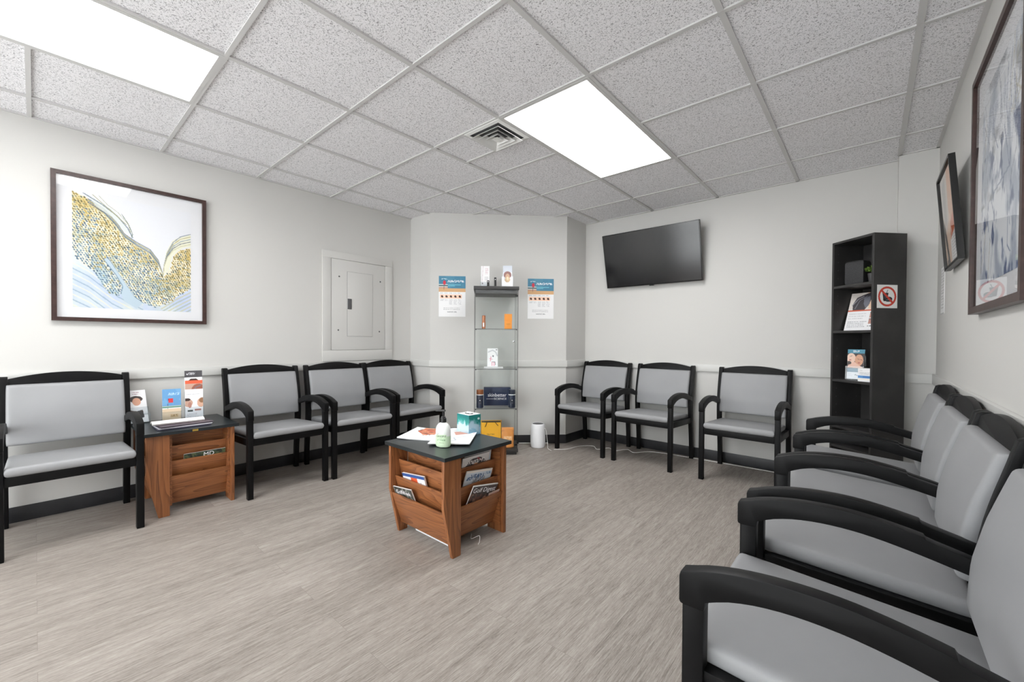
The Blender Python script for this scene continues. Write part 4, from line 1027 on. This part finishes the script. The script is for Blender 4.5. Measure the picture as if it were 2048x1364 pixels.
# magazines in the pockets
def pocket_mag(label, cv, tx, off, face, along, zbot, lean, roll, T=.006, title=None, tsize=.03, tz=.22, tm='ink_white', tx_=0):
    """face '+x' or '-y' of the table centred at tx; off distance from the table centre at the bottom edge"""
    cx, cy = tx
    if face == '+x': loc = (cx+off, cy+along, zbot); rz = D2(90)
    else: loc = (cx+along, cy-off, zbot); rz = 0
    R = Matrix.Translation(loc) @ Matrix.Rotation(rz, 4, 'Z') @ Matrix.Rotation(D2(lean), 4, 'X') @ Matrix.Rotation(D2(roll), 4, 'Y')
    o = printed('magazine', cv, T, back=(226, 224, 222)); o.matrix_world = R
    tag(o, label, 'magazine', None)
    if title: text('title', title, tsize, tm, o, (tx_, -T-.0004, tz))
    return o
T1 = (-1.8175, 1.548); T2 = (T1[0]-1.703, T1[1]-.882)
def blob(cv, base, seed, c1, c2, c3):
    n_ = cv.noise(5, 6, seed); n2_ = cv.noise(9, 9, seed+1); cv.rect(0, 0, 1, 1, base); cv.put(n_ > .52, c1, .9); cv.put(n2_ > .6, c2, .7); cv.put(n_ < .38, c3, .8); return cv
cv = Canvas(.205, .27, .0032, (222, 218, 216)); cv.ell(.5, .38, .46, .34, (58, 50, 50)); cv.ell(.5, .36, .16, .2, (214, 150, 104)); cv.line([(.55, .06), (.72, .14)], .02, (150, 30, 44)); cv.glyphs(.1, .10, .85, .06, (236, 232, 230), 11, 3, .010); cv.rect(0, 0, 1, .05, (226, 222, 222))
pocket_mag('portrait cover magazine in the upper right pocket of the middle table', cv, T1, 0.142, '+x', 0.042, 0.205, 8.5, 0)
cv = Canvas(.205, .27, .0032, (222, 218, 216)); cv.rect(0, 0, 1, 1, (190, 206, 220)); cv.rect(0, 0, 1, .05, (226, 222, 222))
pocket_mag('pale magazine tucked behind the portrait cover in the middle table', cv, T1, 0.136, '+x', 0.06, 0.212, 8.5, 1, .004)
cv = Canvas(.205, .27, .0032, (206, 214, 222)); cv.rect(0, 0, 1, .04, (232, 222, 214)); cv.glyphs(.06, .09, .70, .10, (66, 98, 140), 9, 13, .014); cv.glyphs(.74, .06, .96, .05, (110, 140, 176), 5, 5, .008)
for k in range(16): cv.line([(.3+.03*k, .30+.02*math.sin(k*2)), (.33+.03*k, .18+.04*math.sin(k*1.3))], .008, (52, 40, 36) if k % 3 else (90, 76, 70))
cv.rect(.25, .28, .95, .6, (84, 74, 74)); cv.rect(0, .3, .25, 1, (120, 150, 180))
pocket_mag('pale blue magazine with branches in the middle right pocket of the middle table', cv, T1, 0.147, '+x', 0.008, 0.135, 13, 8)
cv = Canvas(.205, .27, .0032, (50, 44, 46)); blob(cv, (66, 52, 50), 41, (112, 78, 66), (190, 150, 130), (40, 34, 36)); cv.rect(0, 0, 1, .16, (62, 52, 52)); cv.ell(.62, .34, .09, .08, (196, 150, 130)); cv.rect(.78, .26, .95, .34, (130, 160, 196)); cv.rect(0, 0, 1, .012, (230, 230, 230))
pocket_mag('dark golf magazine in the lowest right pocket of the middle table', cv, T1, 0.154, '+x', 0.012, 0.066, 18.5, 11, .006, 'Golf Digest', .040, .240)
cv = Canvas(.085, .110, .003, (214, 176, 160))
pocket_mag('folded pinkish leaflet in the lowest right pocket of the middle table', cv, T1, 0.189, '+x', 0.15, 0.148, 18.5, -3, .002)
cv = Canvas(.205, .245, .0032, (236, 236, 238)); cv.rect(0, 0, 1, .07, (46, 84, 150)).rect(.36, .07, .66, .5, (214, 92, 52)); cv.poly([(.66, .5), (.8, .15), (.95, .5)], (40, 44, 66)).poly([(.0, .4), (.12, .12), (.25, .4)], (60, 90, 150))
pocket_mag('white magazine with blue top edge in the middle left pocket of the middle table', cv, T1, 0.135, '-y', -0.04, 0.13, 13, -6, .010)
cv = Canvas(.180, .235, .0032, (60, 62, 60)); blob(cv, (66, 70, 66), 51, (90, 96, 88), (150, 150, 146), (40, 42, 40))
pocket_mag('dark green golf magazine in the lowest left pocket of the middle table', cv, T1, 0.147, '-y', -0.098, 0.066, 18.5, -7, .007, 'GolfWeek', .034, .205)
cv = Canvas(.225, .27, .0032, (36, 46, 40)); blob(cv, (38, 50, 42), 61, (56, 70, 50), (96, 104, 66), (24, 30, 28)); cv.glyphs(.08, .14, .42, .06, (150, 140, 80), 5, 7, .008); cv.rect(.05, .13, .95, .135, (150, 150, 110)).rect(.93, .05, .935, .5, (150, 150, 110))
m_ = pocket_mag('dark green MD magazine in the front pocket of the left wall table', cv, T2, 0.146, '+x', 0.07, 0.1, 13, -0.5, .005, 'MD', .040, .247, 'ink_white', .02)
text('title', 'LIVING', .030, 'ink_white', m_, (.01, -.0054, .222))

# ------------------------------------------------------------------ things on the brochure table by the left wall
def leaf_cv(w, h): return Canvas(w, h, .0024, (240, 240, 242))
def brochure_holder(label, loc, rz, cvs, W_, hb, tilt_=-8, hf=.09):
    o = thing('brochure_holder', label, 'holder', loc, rz)
    for k, (cv, dy, dz, T) in enumerate(cvs):
        printed('brochure', cv, T, o, loc=(0, dy, dz), rot=(D2(tilt_), 0, 0))
    acrylic(o, W_, max(c[1] for c in cvs)+.012, hb, hf)
    return o
cv = leaf_cv(.100, .215); cv.rect(0, 0, 1, .53, (104, 158, 206)); cv.put((cv.noise(4, 4, 3) > .55) & (cv.y < .5), (126, 176, 216), .6); cv.glyphs(.30, .12, .92, .07, (190, 220, 240), 8, 5, .012); cv.rect(.32, .30, .58, .43, (214, 60, 66)); cv.line([(.31, .30), (.28, .98)], .010, (60, 60, 66)); cv.rect(0, .53, 1, .60, (186, 200, 190)).rect(0, .555, 1, .585, (90, 150, 130)); cv.rect(0, .62, 1, 1, (228, 206, 176)); cv.rect(.42, .80, .84, .90, (214, 184, 140)); cv.glyphs(.46, .82, .8, .05, (140, 110, 70), 6, 9, .010)
brochure_holder('clear holder with blue beach brochure in the middle of the left wall table', (-3.600, .612, TZ), D2(84), [(cv, .026, .012, .012)], .106, .12, -5, .075)
c1 = leaf_cv(.100, .235); c1.rect(0, 0, 1, .20, (76, 74, 78)); c1.glyphs(.1, .06, .6, .06, (220, 220, 224), 8, 3, .01); c1.ell(.5, .52, .42, .30, (58, 40, 34)); c1.ell(.5, .50, .22, .20, (206, 160, 134)); c1.rect(0, .2, 1, .24, (226, 226, 228))
c2 = leaf_cv(.098, .165); c2.rect(0, 0, 1, .14, (222, 96, 64)); c2.rect(0, .14, 1, 1, (190, 156, 140)); c2.ell(.75, .45, .4, .3, (150, 92, 74)); c2.line([(.4, .6), (.6, .3), (.9, .22)], .03, (120, 116, 130))
c3 = leaf_cv(.100, .210); c3.words(.08, .16, .85, 1, .1, .022, (130, 130, 140), .8, 3, .1); c3.ell(.16, .45, .26, .13, (196, 160, 142)); c3.ell(.10, .34, .2, .05, (60, 44, 40)); c3.ell(.26, .52, .10, .10, (180, 130, 116)); c3.ell(.88, .46, .22, .15, (214, 170, 146)); c3.ell(.95, .38, .18, .09, (150, 110, 80)); c3.rect(.14, .68, .42, .74, (70, 76, 72)).rect(.52, .66, .9, .72, (170, 120, 110)); c3.words(.1, .80, .8, 3, .05, .02, (150, 150, 160), .7, 6)
brochure_holder('tiered clear holder with three brochures at the right of the left wall table', (-3.560, .728, TZ), D2(82), [(c3, .020, .010, .006), (c2, .048, .115, .005), (c1, .078, .112, .004)], .106, .20, -6, .10)
cv = leaf_cv(.100, .225); cv.ell(.45, .28, .36, .10, (60, 50, 46)); cv.ell(.48, .36, .22, .12, (214, 160, 134)); cv.words(.3, .06, .7, 2, .05, .02, (130, 70, 90), .8, 3); cv.poly([(.0, .58), (.4, .66), (.3, .75), (0, .75)], (110, 84, 66)); cv.poly([(.3, .66), (.75, .62), (.8, .85), (.5, .9)], (44, 44, 46)); cv.words(.3, .90, .8, 2, .04, .015, (160, 160, 168), .7, 3)
brochure_holder('clear leaning holder with white brochure at the left end of the wall table', (-3.690, .463, TZ), D2(98), [(cv, .030, .006, .006)], .106, .11, -20, .07)
# stack of magazines with a rolled paper on top
for k, (l, c) in enumerate([('thin dark magazine, bottom of the stack on the left wall table', (70, 68, 84)), ('thin grey magazine, middle of the stack on the left wall table', (96, 94, 104)), ('thin dark magazine, top of the stack on the left wall table', (84, 70, 78))]):
    cv = Canvas(.275, .20, .006, c); n_ = cv.noise(4, 4, k); cv.put(n_ > .55, (130, 120, 126), .5)
    rz = D2(90+2*k); x_, y_ = mag_loc(-3.43, .633+.004*k, .20, rz)
    flat_mag('magazine', l, cv, (x_, y_, TZ+.0003+.0075*k), rz, .007, group='magazine stack on the left wall table', back=[(58, 56, 74), (206, 204, 210), (70, 62, 72)][k])
cv = Canvas(.27, .085, .003, (240, 236, 232)); cv.rect(0, .5, 1, 1, (244, 244, 244)); cv.put((cv.noise(8, 3, 4) > .52) & (cv.y < .5), (226, 170, 140), .7); cv.rect(.38, .1, .46, .4, (220, 120, 90), .7).rect(.66, .05, .70, .3, (200, 60, 90), .8).rect(.74, .1, .77, .3, (200, 60, 90), .8); cv.words(.1, .62, .9, 2, .14, .05, (150, 150, 158), .7, 7)
o = printed('rolled_newsletter', cv, .010, sag=lambda u, v: -.012*math.sin(v*math.pi), back=(236, 232, 228))
tag(o, 'rolled white newsletter lying on the magazine stack on the left wall table', 'newsletter')
o.rotation_euler = (D2(-90), 0, D2(88)); o.location = (-3.40, .615, TZ+.0235)
# torn label and loose tape on the table edge
tag(boxes('price_tag', [(-3.256, -3.254, .655, .685, .512, .524)], 'gold', None), 'small gold label stuck on the front edge of the left wall table', 'label')
